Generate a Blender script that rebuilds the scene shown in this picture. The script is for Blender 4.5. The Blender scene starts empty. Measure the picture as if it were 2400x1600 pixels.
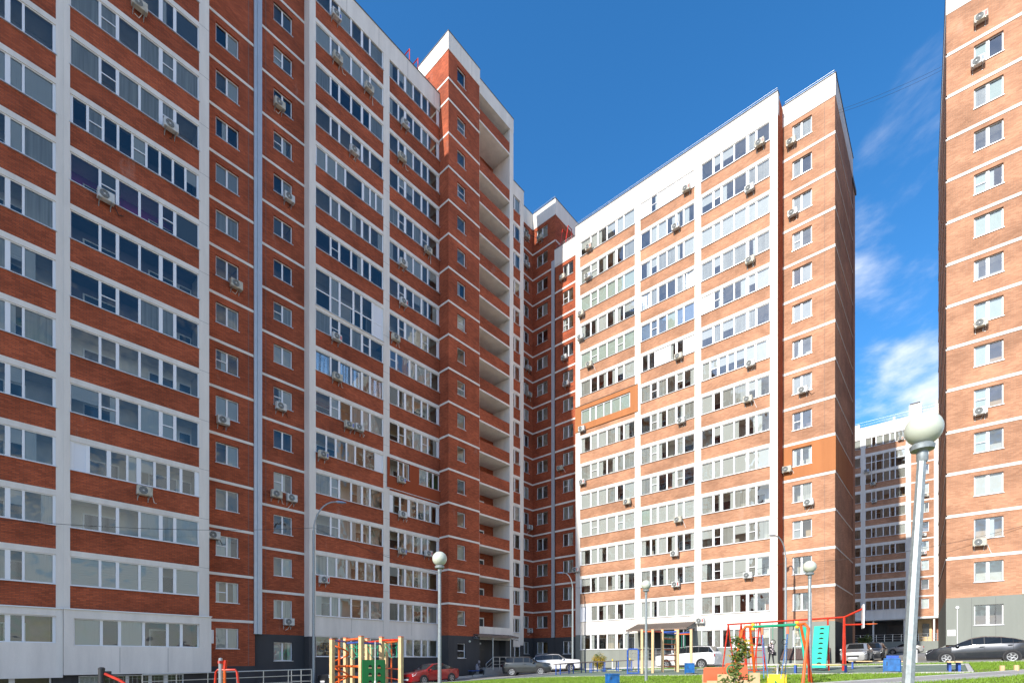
import bpy, bmesh, math, random
from mathutils import Vector, Matrix
PI = math.pi
R_ = math.radians
random.seed(7)
SC = bpy.context.scene
COL = SC.collection

# ------------------------------------------------------------------ camera
cam_d = bpy.data.cameras.new('camera'); cam = bpy.data.objects.new('camera', cam_d); COL.objects.link(cam)
cam_d.sensor_width = 36.0; cam_d.sensor_fit = 'HORIZONTAL'; cam_d.lens = 17.818
cam_d.shift_y = 0.3099; cam_d.clip_start = 0.05; cam_d.clip_end = 3000
cam.location = (0, 0, 0); cam.rotation_euler = (R_(90), 0, R_(41.173 - 90))
SC.camera = cam
SC.render.resolution_x = 1024; SC.render.resolution_y = 682

# ------------------------------------------------------------------ sun + sky
SUN_TO = Vector((-1.0, 0.06, 0.62)).normalized()
sun_d = bpy.data.lights.new('sun', 'SUN'); sun = bpy.data.objects.new('sun', sun_d); COL.objects.link(sun)
sun_d.energy = 2.95; sun_d.angle = R_(0.5); sun_d.color = (1.0, 0.95, 0.87)
sun.rotation_euler = (-SUN_TO).to_track_quat('-Z', 'Y').to_euler(); sun.location = (-60, 0, 60)

W = bpy.data.worlds.new('World'); SC.world = W; W.use_nodes = True
nt = W.node_tree; nt.nodes.clear(); N = nt.nodes.new; LK = nt.links.new
sky = N('ShaderNodeTexSky'); sky.sky_type = 'NISHITA'; sky.sun_disc = False
sky.sun_elevation = math.asin(SUN_TO.z); sky.sun_rotation = math.atan2(SUN_TO.x, SUN_TO.y)
sky.air_density = 1.0; sky.dust_density = 0.5; sky.ozone_density = 3.0; sky.altitude = 100
tc = N('ShaderNodeTexCoord'); sep = N('ShaderNodeSeparateXYZ'); LK(tc.outputs['Generated'], sep.inputs[0])
den = N('ShaderNodeMath'); den.operation = 'ADD'; den.inputs[1].default_value = 0.18; LK(sep.outputs['Z'], den.inputs[0])
dvx = N('ShaderNodeMath'); dvx.operation = 'DIVIDE'; LK(sep.outputs['X'], dvx.inputs[0]); LK(den.outputs[0], dvx.inputs[1])
dvy = N('ShaderNodeMath'); dvy.operation = 'DIVIDE'; LK(sep.outputs['Y'], dvy.inputs[0]); LK(den.outputs[0], dvy.inputs[1])
cmb = N('ShaderNodeCombineXYZ'); LK(dvx.outputs[0], cmb.inputs[0]); LK(dvy.outputs[0], cmb.inputs[1]); cmb.inputs[2].default_value = 7.35
ns = N('ShaderNodeTexNoise'); ns.inputs['Scale'].default_value = 2.5; ns.inputs['Detail'].default_value = 9; ns.inputs['Roughness'].default_value = 0.56
ns.inputs['Distortion'].default_value = 0.35
LK(cmb.outputs[0], ns.inputs['Vector'])
# fewer clouds the higher one looks: the usual look of a thin far cloud field
elv = N('ShaderNodeMapRange'); elv.inputs['From Min'].default_value = 0.2; elv.inputs['From Max'].default_value = 0.70
elv.inputs['To Min'].default_value = 0.15; elv.inputs['To Max'].default_value = -0.17; LK(sep.outputs['Z'], elv.inputs['Value'])
cad = N('ShaderNodeMath'); cad.operation = 'ADD'; LK(ns.outputs['Fac'], cad.inputs[0]); LK(elv.outputs[0], cad.inputs[1])
crm = N('ShaderNodeMapRange'); crm.interpolation_type = 'SMOOTHSTEP'; crm.inputs['From Min'].default_value = 0.46; crm.inputs['From Max'].default_value = 0.68
crm.inputs['To Max'].default_value = 0.85
LK(cad.outputs[0], crm.inputs['Value'])
mixc = N('ShaderNodeMix'); mixc.data_type = 'RGBA'; LK(crm.outputs[0], mixc.inputs['Factor']); hsv = N('ShaderNodeHueSaturation'); hsv.inputs['Saturation'].default_value = 1.3; hsv.inputs['Value'].default_value = 0.80; LK(sky.outputs[0], hsv.inputs['Color']); LK(hsv.outputs[0], mixc.inputs[6])
mixc.inputs[7].default_value = (4.1, 4.15, 4.25, 1)
bg = N('ShaderNodeBackground'); bg.inputs['Strength'].default_value = 0.15; LK(mixc.outputs[2], bg.inputs['Color'])
wo = N('ShaderNodeOutputWorld'); LK(bg.outputs[0], wo.inputs['Surface'])

SC.view_settings.view_transform = 'Standard'; SC.view_settings.look = 'None'
SC.view_settings.exposure = 1.14; SC.view_settings.gamma = 1.0; SC.view_settings.use_curve_mapping = False
SC.render.engine = 'CYCLES'
try:
    SC.cycles.max_bounces = 9; SC.cycles.diffuse_bounces = 5; SC.cycles.glossy_bounces = 3
    SC.cycles.transparent_max_bounces = 10; SC.cycles.caustics_reflective = False; SC.cycles.caustics_refractive = False
except Exception: pass

# ------------------------------------------------------------------ materials
MAT = {}
def base_mat(name):
    m = bpy.data.materials.new(name); m.use_nodes = True; MAT[name] = m
    b = m.node_tree.nodes['Principled BSDF']
    return m, m.node_tree, b
def plain(name, col, rough=0.6, metal=0.0, var=0.0, vscale=3.0, spec=0.5, bump=0.0, bscale=60.0):
    m, t, b = base_mat(name)
    b.inputs['Roughness'].default_value = rough; b.inputs['Metallic'].default_value = metal
    b.inputs['Specular IOR Level'].default_value = spec
    if var > 0:
        g = t.nodes.new('ShaderNodeNewGeometry'); n = t.nodes.new('ShaderNodeTexNoise')
        n.inputs['Scale'].default_value = vscale; n.inputs['Detail'].default_value = 6
        t.links.new(g.outputs['Position'], n.inputs['Vector'])
        mr = t.nodes.new('ShaderNodeMapRange'); mr.inputs['From Min'].default_value = 0.3; mr.inputs['From Max'].default_value = 0.7
        mr.inputs['To Min'].default_value = 1 - var; mr.inputs['To Max'].default_value = 1 + var * 0.6
        t.links.new(n.outputs['Fac'], mr.inputs['Value'])
        mx = t.nodes.new('ShaderNodeMix'); mx.data_type = 'RGBA'; mx.blend_type = 'MULTIPLY'; mx.inputs['Factor'].default_value = 1
        mx.inputs[6].default_value = (*col, 1); t.links.new(mr.outputs[0], mx.inputs[7])
        t.links.new(mx.outputs[2], b.inputs['Base Color'])
    else:
        b.inputs['Base Color'].default_value = (*col, 1)
    if bump > 0:
        g = t.nodes.new('ShaderNodeNewGeometry'); n = t.nodes.new('ShaderNodeTexNoise')
        n.inputs['Scale'].default_value = bscale; n.inputs['Detail'].default_value = 4
        t.links.new(g.outputs['Position'], n.inputs['Vector'])
        bp = t.nodes.new('ShaderNodeBump'); bp.inputs['Strength'].default_value = bump; bp.inputs['Distance'].default_value = 0.02
        t.links.new(n.outputs['Fac'], bp.inputs['Height']); t.links.new(bp.outputs[0], b.inputs['Normal'])
    return m

def brick_mat(name, c1, c2, mort):
    m, t, b = base_mat(name); n = t.nodes.new; l = t.links.new
    g = n('ShaderNodeNewGeometry'); sp = n('ShaderNodeSeparateXYZ'); l(g.outputs['Position'], sp.inputs[0])
    sn = n('ShaderNodeSeparateXYZ'); l(g.outputs['True Normal'], sn.inputs[0])
    ab = n('ShaderNodeMath'); ab.operation = 'ABSOLUTE'; l(sn.outputs['X'], ab.inputs[0])
    gt = n('ShaderNodeMath'); gt.operation = 'GREATER_THAN'; gt.inputs[1].default_value = 0.6; l(ab.outputs[0], gt.inputs[0])
    mu = n('ShaderNodeMix'); mu.data_type = 'FLOAT'; l(gt.outputs[0], mu.inputs[0]); l(sp.outputs['X'], mu.inputs[2]); l(sp.outputs['Y'], mu.inputs[3])
    cb = n('ShaderNodeCombineXYZ'); l(mu.outputs[0], cb.inputs[0]); l(sp.outputs['Z'], cb.inputs[1])
    br = n('ShaderNodeTexBrick'); br.inputs['Scale'].default_value = 1.0; br.inputs['Brick Width'].default_value = 0.25
    br.inputs['Row Height'].default_value = 0.077; br.inputs['Mortar Size'].default_value = 0.0085; br.inputs['Mortar Smooth'].default_value = 0.2
    br.inputs['Color1'].default_value = (*c1, 1); br.inputs['Color2'].default_value = (*c2, 1); br.inputs['Mortar'].default_value = (*mort, 1)
    br.inputs['Bias'].default_value = -0.1
    l(cb.outputs[0], br.inputs['Vector'])
    nz = n('ShaderNodeTexNoise'); nz.inputs['Scale'].default_value = 0.9; nz.inputs['Detail'].default_value = 7; l(g.outputs['Position'], nz.inputs['Vector'])
    mr = n('ShaderNodeMapRange'); mr.inputs['From Min'].default_value = 0.3; mr.inputs['From Max'].default_value = 0.7
    mr.inputs['To Min'].default_value = 0.82; mr.inputs['To Max'].default_value = 1.13; l(nz.outputs['Fac'], mr.inputs['Value'])
    mx = n('ShaderNodeMix'); mx.data_type = 'RGBA'; mx.blend_type = 'MULTIPLY'; mx.inputs['Factor'].default_value = 1
    mpb = n('ShaderNodeMapping'); mpb.inputs['Scale'].default_value = (.35, .35, .9); l(g.outputs['Position'], mpb.inputs[0])
    nb = n('ShaderNodeTexNoise'); nb.inputs['Scale'].default_value = 0.55; nb.inputs['Detail'].default_value = 3; l(mpb.outputs[0], nb.inputs['Vector'])
    mrb = n('ShaderNodeMapRange'); mrb.inputs['From Min'].default_value = 0.35; mrb.inputs['From Max'].default_value = 0.65; mrb.inputs['To Min'].default_value = 0.8; mrb.inputs['To Max'].default_value = 1.12; l(nb.outputs['Fac'], mrb.inputs['Value'])
    mlb = n('ShaderNodeMath'); mlb.operation = 'MULTIPLY'; l(mr.outputs[0], mlb.inputs[0]); l(mrb.outputs[0], mlb.inputs[1])
    l(br.outputs['Color'], mx.inputs[6]); l(mlb.outputs[0], mx.inputs[7])
    # lime bloom on the bricks, in patches
    mp = n('ShaderNodeMapping'); mp.inputs['Scale'].default_value = (0.5, 0.5, 0.16); l(g.outputs['Position'], mp.inputs[0])
    n2 = n('ShaderNodeTexNoise'); n2.inputs['Scale'].default_value = 1.3; n2.inputs['Detail'].default_value = 9; n2.inputs['Roughness'].default_value = 0.7; l(mp.outputs[0], n2.inputs['Vector'])
    m2 = n('ShaderNodeMapRange'); m2.inputs['From Min'].default_value = 0.63; m2.inputs['From Max'].default_value = 0.8; m2.inputs['To Max'].default_value = 0.4
    l(n2.outputs['Fac'], m2.inputs['Value'])
    mz = n('ShaderNodeMix'); mz.data_type = 'RGBA'; l(m2.outputs[0], mz.inputs['Factor']); l(mx.outputs[2], mz.inputs[6]); mz.inputs[7].default_value = (0.5, 0.38, 0.32, 1)
    l(mz.outputs[2], b.inputs['Base Color'])
    b.inputs['Roughness'].default_value = 0.85; b.inputs['Specular IOR Level'].default_value = 0.25
    bp = n('ShaderNodeBump'); bp.inputs['Strength'].default_value = 0.5; bp.inputs['Distance'].default_value = 0.006; bp.invert = True
    l(br.outputs['Fac'], bp.inputs['Height']); l(bp.outputs[0], b.inputs['Normal'])
    return m

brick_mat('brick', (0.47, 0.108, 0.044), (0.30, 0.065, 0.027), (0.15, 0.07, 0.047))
brick_mat('brick_sunlit', (0.53, 0.27, 0.155), (0.40, 0.19, 0.105), (0.33, 0.215, 0.155))  # same brick in a paler tone, sunlight put into its colour

def stucco(name, col, streak=0.12):
    m, t, b = base_mat(name); n = t.nodes.new; l = t.links.new
    g = n('ShaderNodeNewGeometry')
    mp = n('ShaderNodeMapping'); mp.inputs['Scale'].default_value = (1.1, 1.1, 0.16); l(g.outputs['Position'], mp.inputs[0])
    nz = n('ShaderNodeTexNoise'); nz.inputs['Scale'].default_value = 1.2; nz.inputs['Detail'].default_value = 8; nz.inputs['Roughness'].default_value = 0.65; l(mp.outputs[0], nz.inputs['Vector'])
    mr = n('ShaderNodeMapRange'); mr.inputs['From Min'].default_value = 0.35; mr.inputs['From Max'].default_value = 0.75
    mr.inputs['To Min'].default_value = 1.0; mr.inputs['To Max'].default_value = 1 - streak; l(nz.outputs['Fac'], mr.inputs['Value'])
    n2 = n('ShaderNodeTexNoise'); n2.inputs['Scale'].default_value = 35; n2.inputs['Detail'].default_value = 5; l(g.outputs['Position'], n2.inputs['Vector'])
    m2 = n('ShaderNodeMapRange'); m2.inputs['To Min'].default_value = 0.93; m2.inputs['To Max'].default_value = 1.05; l(n2.outputs['Fac'], m2.inputs['Value'])
    ml = n('ShaderNodeMath'); ml.operation = 'MULTIPLY'; l(mr.outputs[0], ml.inputs[0]); l(m2.outputs[0], ml.inputs[1])
    mx = n('ShaderNodeMix'); mx.data_type = 'RGBA'; mx.blend_type = 'MULTIPLY'; mx.inputs['Factor'].default_value = 1
    mx.inputs[6].default_value = (*col, 1); l(ml.outputs[0], mx.inputs[7]); l(mx.outputs[2], b.inputs['Base Color'])
    b.inputs['Roughness'].default_value = 0.9; b.inputs['Specular IOR Level'].default_value = 0.2
    bp = n('ShaderNodeBump'); bp.inputs['Strength'].default_value = 0.35; bp.inputs['Distance'].default_value = 0.008
    l(n2.outputs['Fac'], bp.inputs['Height']); l(bp.outputs[0], b.inputs['Normal'])
    return m
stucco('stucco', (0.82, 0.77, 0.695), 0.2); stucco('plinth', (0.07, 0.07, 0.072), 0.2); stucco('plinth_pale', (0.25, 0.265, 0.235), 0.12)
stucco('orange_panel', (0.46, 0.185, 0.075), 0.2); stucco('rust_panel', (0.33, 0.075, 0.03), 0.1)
stucco('concrete', (0.36, 0.35, 0.33), 0.2)

def glass_mat(gname, mul, cst):
    m = bpy.data.materials.new(gname); m.use_nodes = True; MAT[gname] = m; t = m.node_tree; t.nodes.clear(); n = t.nodes.new; l = t.links.new
    g = n('ShaderNodeNewGeometry'); oi = n('ShaderNodeObjectInfo')
    ad = n('ShaderNodeVectorMath'); ad.operation = 'ADD'; l(g.outputs['Position'], ad.inputs[0])
    sc = n('ShaderNodeVectorMath'); sc.operation = 'SCALE'; sc.inputs[3].default_value = 37.0
    cb = n('ShaderNodeCombineXYZ'); l(oi.outputs['Random'], cb.inputs[0]); l(oi.outputs['Random'], cb.inputs[1]); l(cb.outputs[0], sc.inputs[0]); l(sc.outputs[0], ad.inputs[1])
    nz = n('ShaderNodeTexNoise'); nz.inputs['Scale'].default_value = 1.15; nz.inputs['Detail'].default_value = 1.5; l(ad.outputs[0], nz.inputs['Vector'])
    bp = n('ShaderNodeBump'); bp.inputs['Strength'].default_value = 0.42; bp.inputs['Distance'].default_value = 0.045; l(nz.outputs['Fac'], bp.inputs['Height'])
    fr = n('ShaderNodeFresnel'); fr.inputs['IOR'].default_value = 1.55
    ma = n('ShaderNodeMath'); ma.operation = 'MULTIPLY_ADD'; ma.inputs[1].default_value = mul; ma.inputs[2].default_value = cst; ma.use_clamp = True; l(fr.outputs[0], ma.inputs[0])
    tr = n('ShaderNodeBsdfTransparent'); tr.inputs[0].default_value = (0.93, 0.96, 0.94, 1)
    gl = n('ShaderNodeBsdfGlossy'); gl.inputs['Roughness'].default_value = 0.015; gl.inputs['Color'].default_value = (0.93, 0.97, 0.96, 1); l(bp.outputs[0], gl.inputs['Normal'])
    mx = n('ShaderNodeMixShader'); l(ma.outputs[0], mx.inputs[0]); l(tr.outputs[0], mx.inputs[1]); l(gl.outputs[0], mx.inputs[2])
    o = n('ShaderNodeOutputMaterial'); l(mx.outputs[0], o.inputs[0])
glass_mat('glass', 1.5, 0.02); glass_mat('glass_coated', 1.4, 0.13)  # second is the same glass with extra reflection, brightening panes of the sunlit blocks
def wave_mat(name, col, scale, axis_z=False, rough=0.8):
    m, t, b = base_mat(name); n = t.nodes.new; l = t.links.new
    g = n('ShaderNodeNewGeometry'); mp = n('ShaderNodeMapping')
    mp.inputs['Scale'].default_value = (0, 0, 1) if axis_z else (1, 1, 0.04); l(g.outputs['Position'], mp.inputs[0])
    w = n('ShaderNodeTexNoise'); w.inputs['Scale'].default_value = scale; w.inputs['Detail'].default_value = 2; l(mp.outputs[0], w.inputs['Vector'])
    bp = n('ShaderNodeBump'); bp.inputs['Strength'].default_value = 0.9; bp.inputs['Distance'].default_value = 0.03; l(w.outputs['Fac'], bp.inputs['Height'])
    l(bp.outputs[0], b.inputs['Normal']); b.inputs['Base Color'].default_value = (*col, 1); b.inputs['Roughness'].default_value = rough
wave_mat('curtain_white', (0.56, 0.58, 0.58), 14); wave_mat('curtain_green', (0.46, 0.54, 0.50), 14); wave_mat('curtain_blue', (0.20, 0.28, 0.45), 14)
wave_mat('curtain_grey', (0.36, 0.38, 0.40), 12); wave_mat('blinds', (0.54, 0.55, 0.55), 16, True)
wave_mat('foil', (0.85, 0.87, 0.9), 6, False, 0.18); MAT['foil'].node_tree.nodes['Principled BSDF'].inputs['Metallic'].default_value = 1.0
def sheer():
    m, t, b = base_mat('sheer'); n = t.nodes.new; l = t.links.new; b.inputs['Base Color'].default_value = (.7, .71, .69, 1); b.inputs['Roughness'].default_value = .9
    g = n('ShaderNodeNewGeometry'); mp = n('ShaderNodeMapping'); mp.inputs['Scale'].default_value = (1, 1, .03); l(g.outputs['Position'], mp.inputs[0])
    w = n('ShaderNodeTexNoise'); w.inputs['Scale'].default_value = 11; l(mp.outputs[0], w.inputs['Vector']); mr = n('ShaderNodeMapRange'); mr.inputs['To Min'].default_value = .25; mr.inputs['To Max'].default_value = .75; l(w.outputs['Fac'], mr.inputs['Value'])
    tr = n('ShaderNodeBsdfTransparent'); mx = n('ShaderNodeMixShader'); l(mr.outputs[0], mx.inputs[0]); l(tr.outputs[0], mx.inputs[1]); l(b.outputs[0], mx.inputs[2]); l(mx.outputs[0], t.nodes['Material Output'].inputs[0])
sheer()
plain('pvc', (0.80, 0.81, 0.82), 0.35); plain('pvc_panel', (0.74, 0.75, 0.77), 0.3); plain('sill', (0.66, 0.68, 0.70), 0.35, 0.3)
plain('mosquito_net', (0.11, 0.115, 0.12), 0.9)
plain('ceiling_white', (0.86, 0.83, 0.75), 0.9, var=0.08)
for nm, cc in dict(room_beige=(0.55, 0.46, 0.30), room_grey=(0.52, 0.51, 0.48), room_white=(0.74, 0.72, 0.67), room_purple=(0.36, 0.03, 0.30), room_dark=(0.17, 0.14, 0.16),
                   room_green=(0.10, 0.36, 0.16), room_brick=(0.42, 0.19, 0.12), room_tan=(0.48, 0.33, 0.18)).items():
    plain(nm, cc, 0.9, var=0.08)
plain('window_dark', (0.035, 0.04, 0.045), 0.15)
plain('metal_grey', (0.42, 0.45, 0.46), 0.42, 0.65, var=0.12, vscale=9); plain('metal_dark', (0.045, 0.047, 0.05), 0.5, 0.4)
plain('galvanised', (0.33, 0.37, 0.38), 0.5, 0.45, var=0.22, vscale=22); plain('steel_rail', (0.50, 0.52, 0.54), 0.3, 0.8)
plain('joint_metal', (0.50, 0.54, 0.58), 0.45, 0.3, var=0.06)
plain('ac_white', (0.58, 0.59, 0.56), 0.5, var=0.15, vscale=5); plain('ac_grille', (0.06, 0.065, 0.065), 0.6); plain('ac_ring', (0.50, 0.52, 0.51), 0.5)
plain('ac_aged', (0.50, 0.47, 0.38), 0.6, var=0.25, vscale=6); plain('ac_red', (0.55, 0.02, 0.02), 0.4); plain('ac_blue', (0.03, 0.10, 0.45), 0.4); plain('cable_dark', (0.03, 0.03, 0.03), 0.7); plain('hose_white', (0.70, 0.69, 0.66), 0.7)
plain('red_paint', (0.60, 0.035, 0.012), 0.35, var=0.35, vscale=6); plain('orange_paint', (0.75, 0.13, 0.02), 0.35, var=0.35, vscale=6); plain('blue_paint', (0.03, 0.10, 0.42), 0.4, var=0.35, vscale=6); plain('bin_blue', (0.02, 0.14, 0.40), 0.45, var=0.35, vscale=6)
plain('yellow_paint', (0.80, 0.60, 0.04), 0.4, var=0.06); plain('green_board', (0.01, 0.19, 0.045), 0.4, var=0.08); plain('turquoise', (0.04, 0.55, 0.40), 0.4, var=0.08)
plain('beam_green', (0.01, 0.28, 0.14), 0.4); plain('coral_board', (0.75, 0.17, 0.07), 0.5, var=0.08); plain('rope_green', (0.01, 0.35, 0.20), 0.7); plain('rope_white', (0.70, 0.70, 0.64), 0.8)
plain('rope_black', (0.02, 0.02, 0.02), 0.8); plain('chain_blue', (0.06, 0.20, 0.50), 0.5); plain('hole_dark', (0.012, 0.015, 0.012), 0.9)
plain('wood', (0.66, 0.47, 0.25), 0.65, var=0.16, vscale=7); plain('brown_metal', (0.11, 0.075, 0.065), 0.5, var=0.1); plain('canopy_sheet', (0.16, 0.12, 0.10), 0.5, var=0.15)
plain('table_top', (0.13, 0.105, 0.10), 0.6, var=0.1)
plain('asphalt', (0.26, 0.25, 0.23), 0.9, var=0.22, vscale=1.4, bump=0.4, bscale=90); plain('pavement', (0.33, 0.32, 0.30), 0.9, var=0.15, vscale=1.2, bump=0.3)
plain('rubber', (0.15, 0.205, 0.16), 0.95, var=0.16, vscale=1.6, bump=0.6, bscale=120); plain('kerb', (0.48, 0.47, 0.44), 0.85, var=0.16, vscale=4)
plain('lawn_soil', (0.16, 0.16, 0.04), 0.95, var=0.5, vscale=1.8, bump=0.8, bscale=25); plain('bare_soil', (0.20, 0.14, 0.08), 0.95, var=0.3, vscale=2)
plain('globe', (0.56, 0.60, 0.50), 0.3, spec=0.6); plain('roof_dark', (0.10, 0.11, 0.13), 0.6); plain('grime', (0.13, 0.13, 0.13), 0.9)
plain('tyre', (0.02, 0.02, 0.022), 0.85); plain('rim', (0.42, 0.43, 0.44), 0.35, 0.7); plain('car_trim', (0.018, 0.018, 0.02), 0.5); plain('headlight', (0.75, 0.77, 0.78), 0.08); plain('taillight', (0.45, 0.01, 0.01), 0.15)
plain('car_glass', (0.012, 0.015, 0.017), 0.05, spec=0.5); plain('plate_white', (0.8, 0.8, 0.8), 0.4)
def paint(name, col, flake=0.3):
    m, t, b = base_mat(name); b.inputs['Base Color'].default_value = (*col, 1); b.inputs['Roughness'].default_value = 0.32; b.inputs['Metallic'].default_value = flake
    b.inputs['Coat Weight'].default_value = 0.8; b.inputs['Coat Roughness'].default_value = 0.05
paint('paint_red', (0.33, 0.012, 0.014)); paint('paint_grey', (0.035, 0.04, 0.04)); paint('paint_white', (0.78, 0.78, 0.77), 0.0); paint('paint_silver', (0.42, 0.42, 0.40), 0.5)
paint('paint_black', (0.028, 0.032, 0.04), 0.4); paint('paint_dark', (0.02, 0.022, 0.026), 0.3)
def leaf(name, col):
    m, t, b = base_mat(name); oi = t.nodes.new('ShaderNodeNewGeometry'); n = t.nodes.new('ShaderNodeTexNoise'); n.inputs['Scale'].default_value = 9
    t.links.new(oi.outputs['Position'], n.inputs['Vector']); cr = t.nodes.new('ShaderNodeValToRGB')
    cr.color_ramp.elements[0].position = 0.3; cr.color_ramp.elements[0].color = (col[0] * 0.55, col[1] * 0.6, col[2] * 0.6, 1)
    cr.color_ramp.elements[1].position = 0.72; cr.color_ramp.elements[1].color = (col[0] * 1.35, col[1] * 1.25, col[2] * 1.1, 1)
    t.links.new(n.outputs['Fac'], cr.inputs[0]); t.links.new(cr.outputs[0], b.inputs['Base Color']); b.inputs['Roughness'].default_value = 0.6
    b.inputs['Subsurface Weight'].default_value = 0.0
leaf('leaf', (0.11, 0.16, 0.03)); leaf('leaf_yellow', (0.42, 0.30, 0.03)); leaf('grass_blade', (0.17, 0.30, 0.02)); plain('bark', (0.20, 0.16, 0.12), 0.9, var=0.2, vscale=20)
plain('skin', (0.52, 0.33, 0.25), 0.55); plain('hair', (0.05, 0.035, 0.025), 0.7); plain('cloth_black', (0.02, 0.02, 0.024), 0.85); plain('cloth_grey', (0.24, 0.23, 0.25), 0.9, var=0.15, vscale=12)
plain('cloth_white', (0.75, 0.74, 0.72), 0.85); plain('hi_vis', (0.45, 0.62, 0.04), 0.8); plain('cloth_navy', (0.03, 0.04, 0.07), 0.85); plain('shoe_pale', (0.5, 0.47, 0.45), 0.7)
def floral():
    m, t, b = base_mat('cloth_floral'); n = t.nodes.new; l = t.links.new; g = n('ShaderNodeNewGeometry'); v = n('ShaderNodeTexVoronoi'); v.inputs['Scale'].default_value = 9
    l(g.outputs['Position'], v.inputs['Vector']); cr = n('ShaderNodeValToRGB'); cr.color_ramp.interpolation = 'CONSTANT'
    cr.color_ramp.elements[0].color = (0.6, 0.5, 0.5, 1); cr.color_ramp.elements[1].position = 0.42; cr.color_ramp.elements[1].color = (0.02, 0.02, 0.025, 1)
    l(v.outputs['Distance'], cr.inputs[0]); l(cr.outputs[0], b.inputs['Base Color']); b.inputs['Roughness'].default_value = 0.85
floral()

# ------------------------------------------------------------------ mesh helpers
class MB:
    def __init__(s): s.v = []; s.f = []; s.m = []
    def quad(s, a, b, c, d, mi=0):
        i = len(s.v); s.v += [a, b, c, d]; s.f.append((i, i + 1, i + 2, i + 3)); s.m.append(mi)
    def poly(s, pts, mi=0):
        i = len(s.v); s.v += list(pts); s.f.append(tuple(range(i, i + len(pts)))); s.m.append(mi)
    def box(s, x0, x1, y0, y1, z0, z1, mi=0):
        i = len(s.v); s.v += [(x0, y0, z0), (x1, y0, z0), (x1, y1, z0), (x0, y1, z0), (x0, y0, z1), (x1, y0, z1), (x1, y1, z1), (x0, y1, z1)]
        for q in ((0, 3, 2, 1), (4, 5, 6, 7), (0, 1, 5, 4), (1, 2, 6, 5), (2, 3, 7, 6), (3, 0, 4, 7)):
            s.f.append(tuple(i + k for k in q)); s.m.append(mi)
    def tube(s, pts, r, n=8, mi=0, r2=None, cap=True):
        pts = [Vector(p) for p in pts]; k = len(pts); rings = []
        up = None
        for a, p in enumerate(pts):
            d = (pts[min(a + 1, k - 1)] - pts[max(a - 1, 0)])
            if d.length < 1e-9: d = Vector((0, 0, 1))
            d.normalize()
            if up is None:
                up = Vector((0, 0, 1)) if abs(d.z) < 0.9 else Vector((1, 0, 0))
            sd = d.cross(up)
            if sd.length < 1e-6: sd = d.cross(Vector((0, 1, 0)))
            sd.normalize(); up = sd.cross(d).normalized()
            rr = r if r2 is None else r + (r2 - r) * a / max(1, k - 1)
            i = len(s.v); rings.append(i)
            for j in range(n):
                q = 2 * PI * (j + .5) / n; s.v.append(tuple(p + (sd * math.cos(q) + up * math.sin(q)) * rr))
        for a in range(k - 1):
            for j in range(n):
                s.f.append((rings[a] + j, rings[a] + (j + 1) % n, rings[a + 1] + (j + 1) % n, rings[a + 1] + j)); s.m.append(mi)
        if cap:
            s.f.append(tuple(rings[0] + j for j in reversed(range(n)))); s.m.append(mi)
            s.f.append(tuple(rings[-1] + j for j in range(n))); s.m.append(mi)
    def lathe(s, prof, n=16, mi=0, c=(0, 0, 0), axis='z', cap=True):
        rings = []
        for r, h in prof:
            i = len(s.v); rings.append(i)
            for j in range(n):
                q = 2 * PI * j / n; a, b = r * math.cos(q), r * math.sin(q)
                if axis == 'z': p = (c[0] + a, c[1] + b, c[2] + h)
                elif axis == 'y': p = (c[0] + a, c[1] + h, c[2] - b)
                else: p = (c[0] + h, c[1] + a, c[2] + b)
                s.v.append(p)
        for k in range(len(prof) - 1):
            for j in range(n):
                s.f.append((rings[k] + j, rings[k] + (j + 1) % n, rings[k + 1] + (j + 1) % n, rings[k + 1] + j)); s.m.append(mi)
        if not cap: return
        if prof[0][0] > 1e-4: s.f.append(tuple(rings[0] + j for j in reversed(range(n)))); s.m.append(mi)
        if prof[-1][0] > 1e-4: s.f.append(tuple(rings[-1] + j for j in range(n))); s.m.append(mi)
    def mesh(s, name, mats, smooth=False):
        me = bpy.data.meshes.new(name); me.from_pydata(s.v, [], s.f)
        for m in mats: me.materials.append(MAT[m])
        if len(mats) > 1: me.polygons.foreach_set('material_index', s.m)
        if smooth:
            me.polygons.foreach_set('use_smooth', [True] * len(s.f))
            try: me.set_sharp_from_angle(angle=R_(38))
            except Exception: pass
        me.update(); return me

def link(name, data, parent=None, loc=(0, 0, 0), rz=0.0, scale=None):
    o = bpy.data.objects.new(name, data); COL.objects.link(o)
    o.parent = parent; o.location = loc; o.rotation_euler = (0, 0, rz)
    if scale: o.scale = scale
    return o
def tag(o, label, cat, group=None):
    o['label'] = label; o['category'] = cat
    if group: o['group'] = group
    return o
def thing(name, label, cat, loc=(0, 0, 0), rz=0.0, group=None):
    return tag(link(name, None, None, loc, rz), label, cat, group)
def part(name, mb, mats, parent, loc=(0, 0, 0), rz=0.0, smooth=False):
    if isinstance(mats, str): mats = [mats]
    return link(name, mb.mesh(name, mats, smooth), parent, loc, rz)
def struct(name, mb, mats):
    if isinstance(mats, str): mats = [mats]
    o = link(name, mb.mesh(name, mats)); o['kind'] = 'structure'; return o
def slot(o, i, m):
    o.material_slots[i].link = 'OBJECT'; o.material_slots[i].material = MAT[m]

def gz(x, y):
    x = max(-70.0, min(150.0, x)); y = max(-70.0, min(90.0, y))
    z = -1.116 + 0.0231 * x - 0.0307 * y
    z -= 0.34 * math.exp(-((x - 23.4) ** 2 + (y - 29.4) ** 2) / 55.0)
    z -= 0.16 * math.exp(-((x - 34.6) ** 2 + (y - 27.2) ** 2) / 14.0)
    return z

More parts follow.
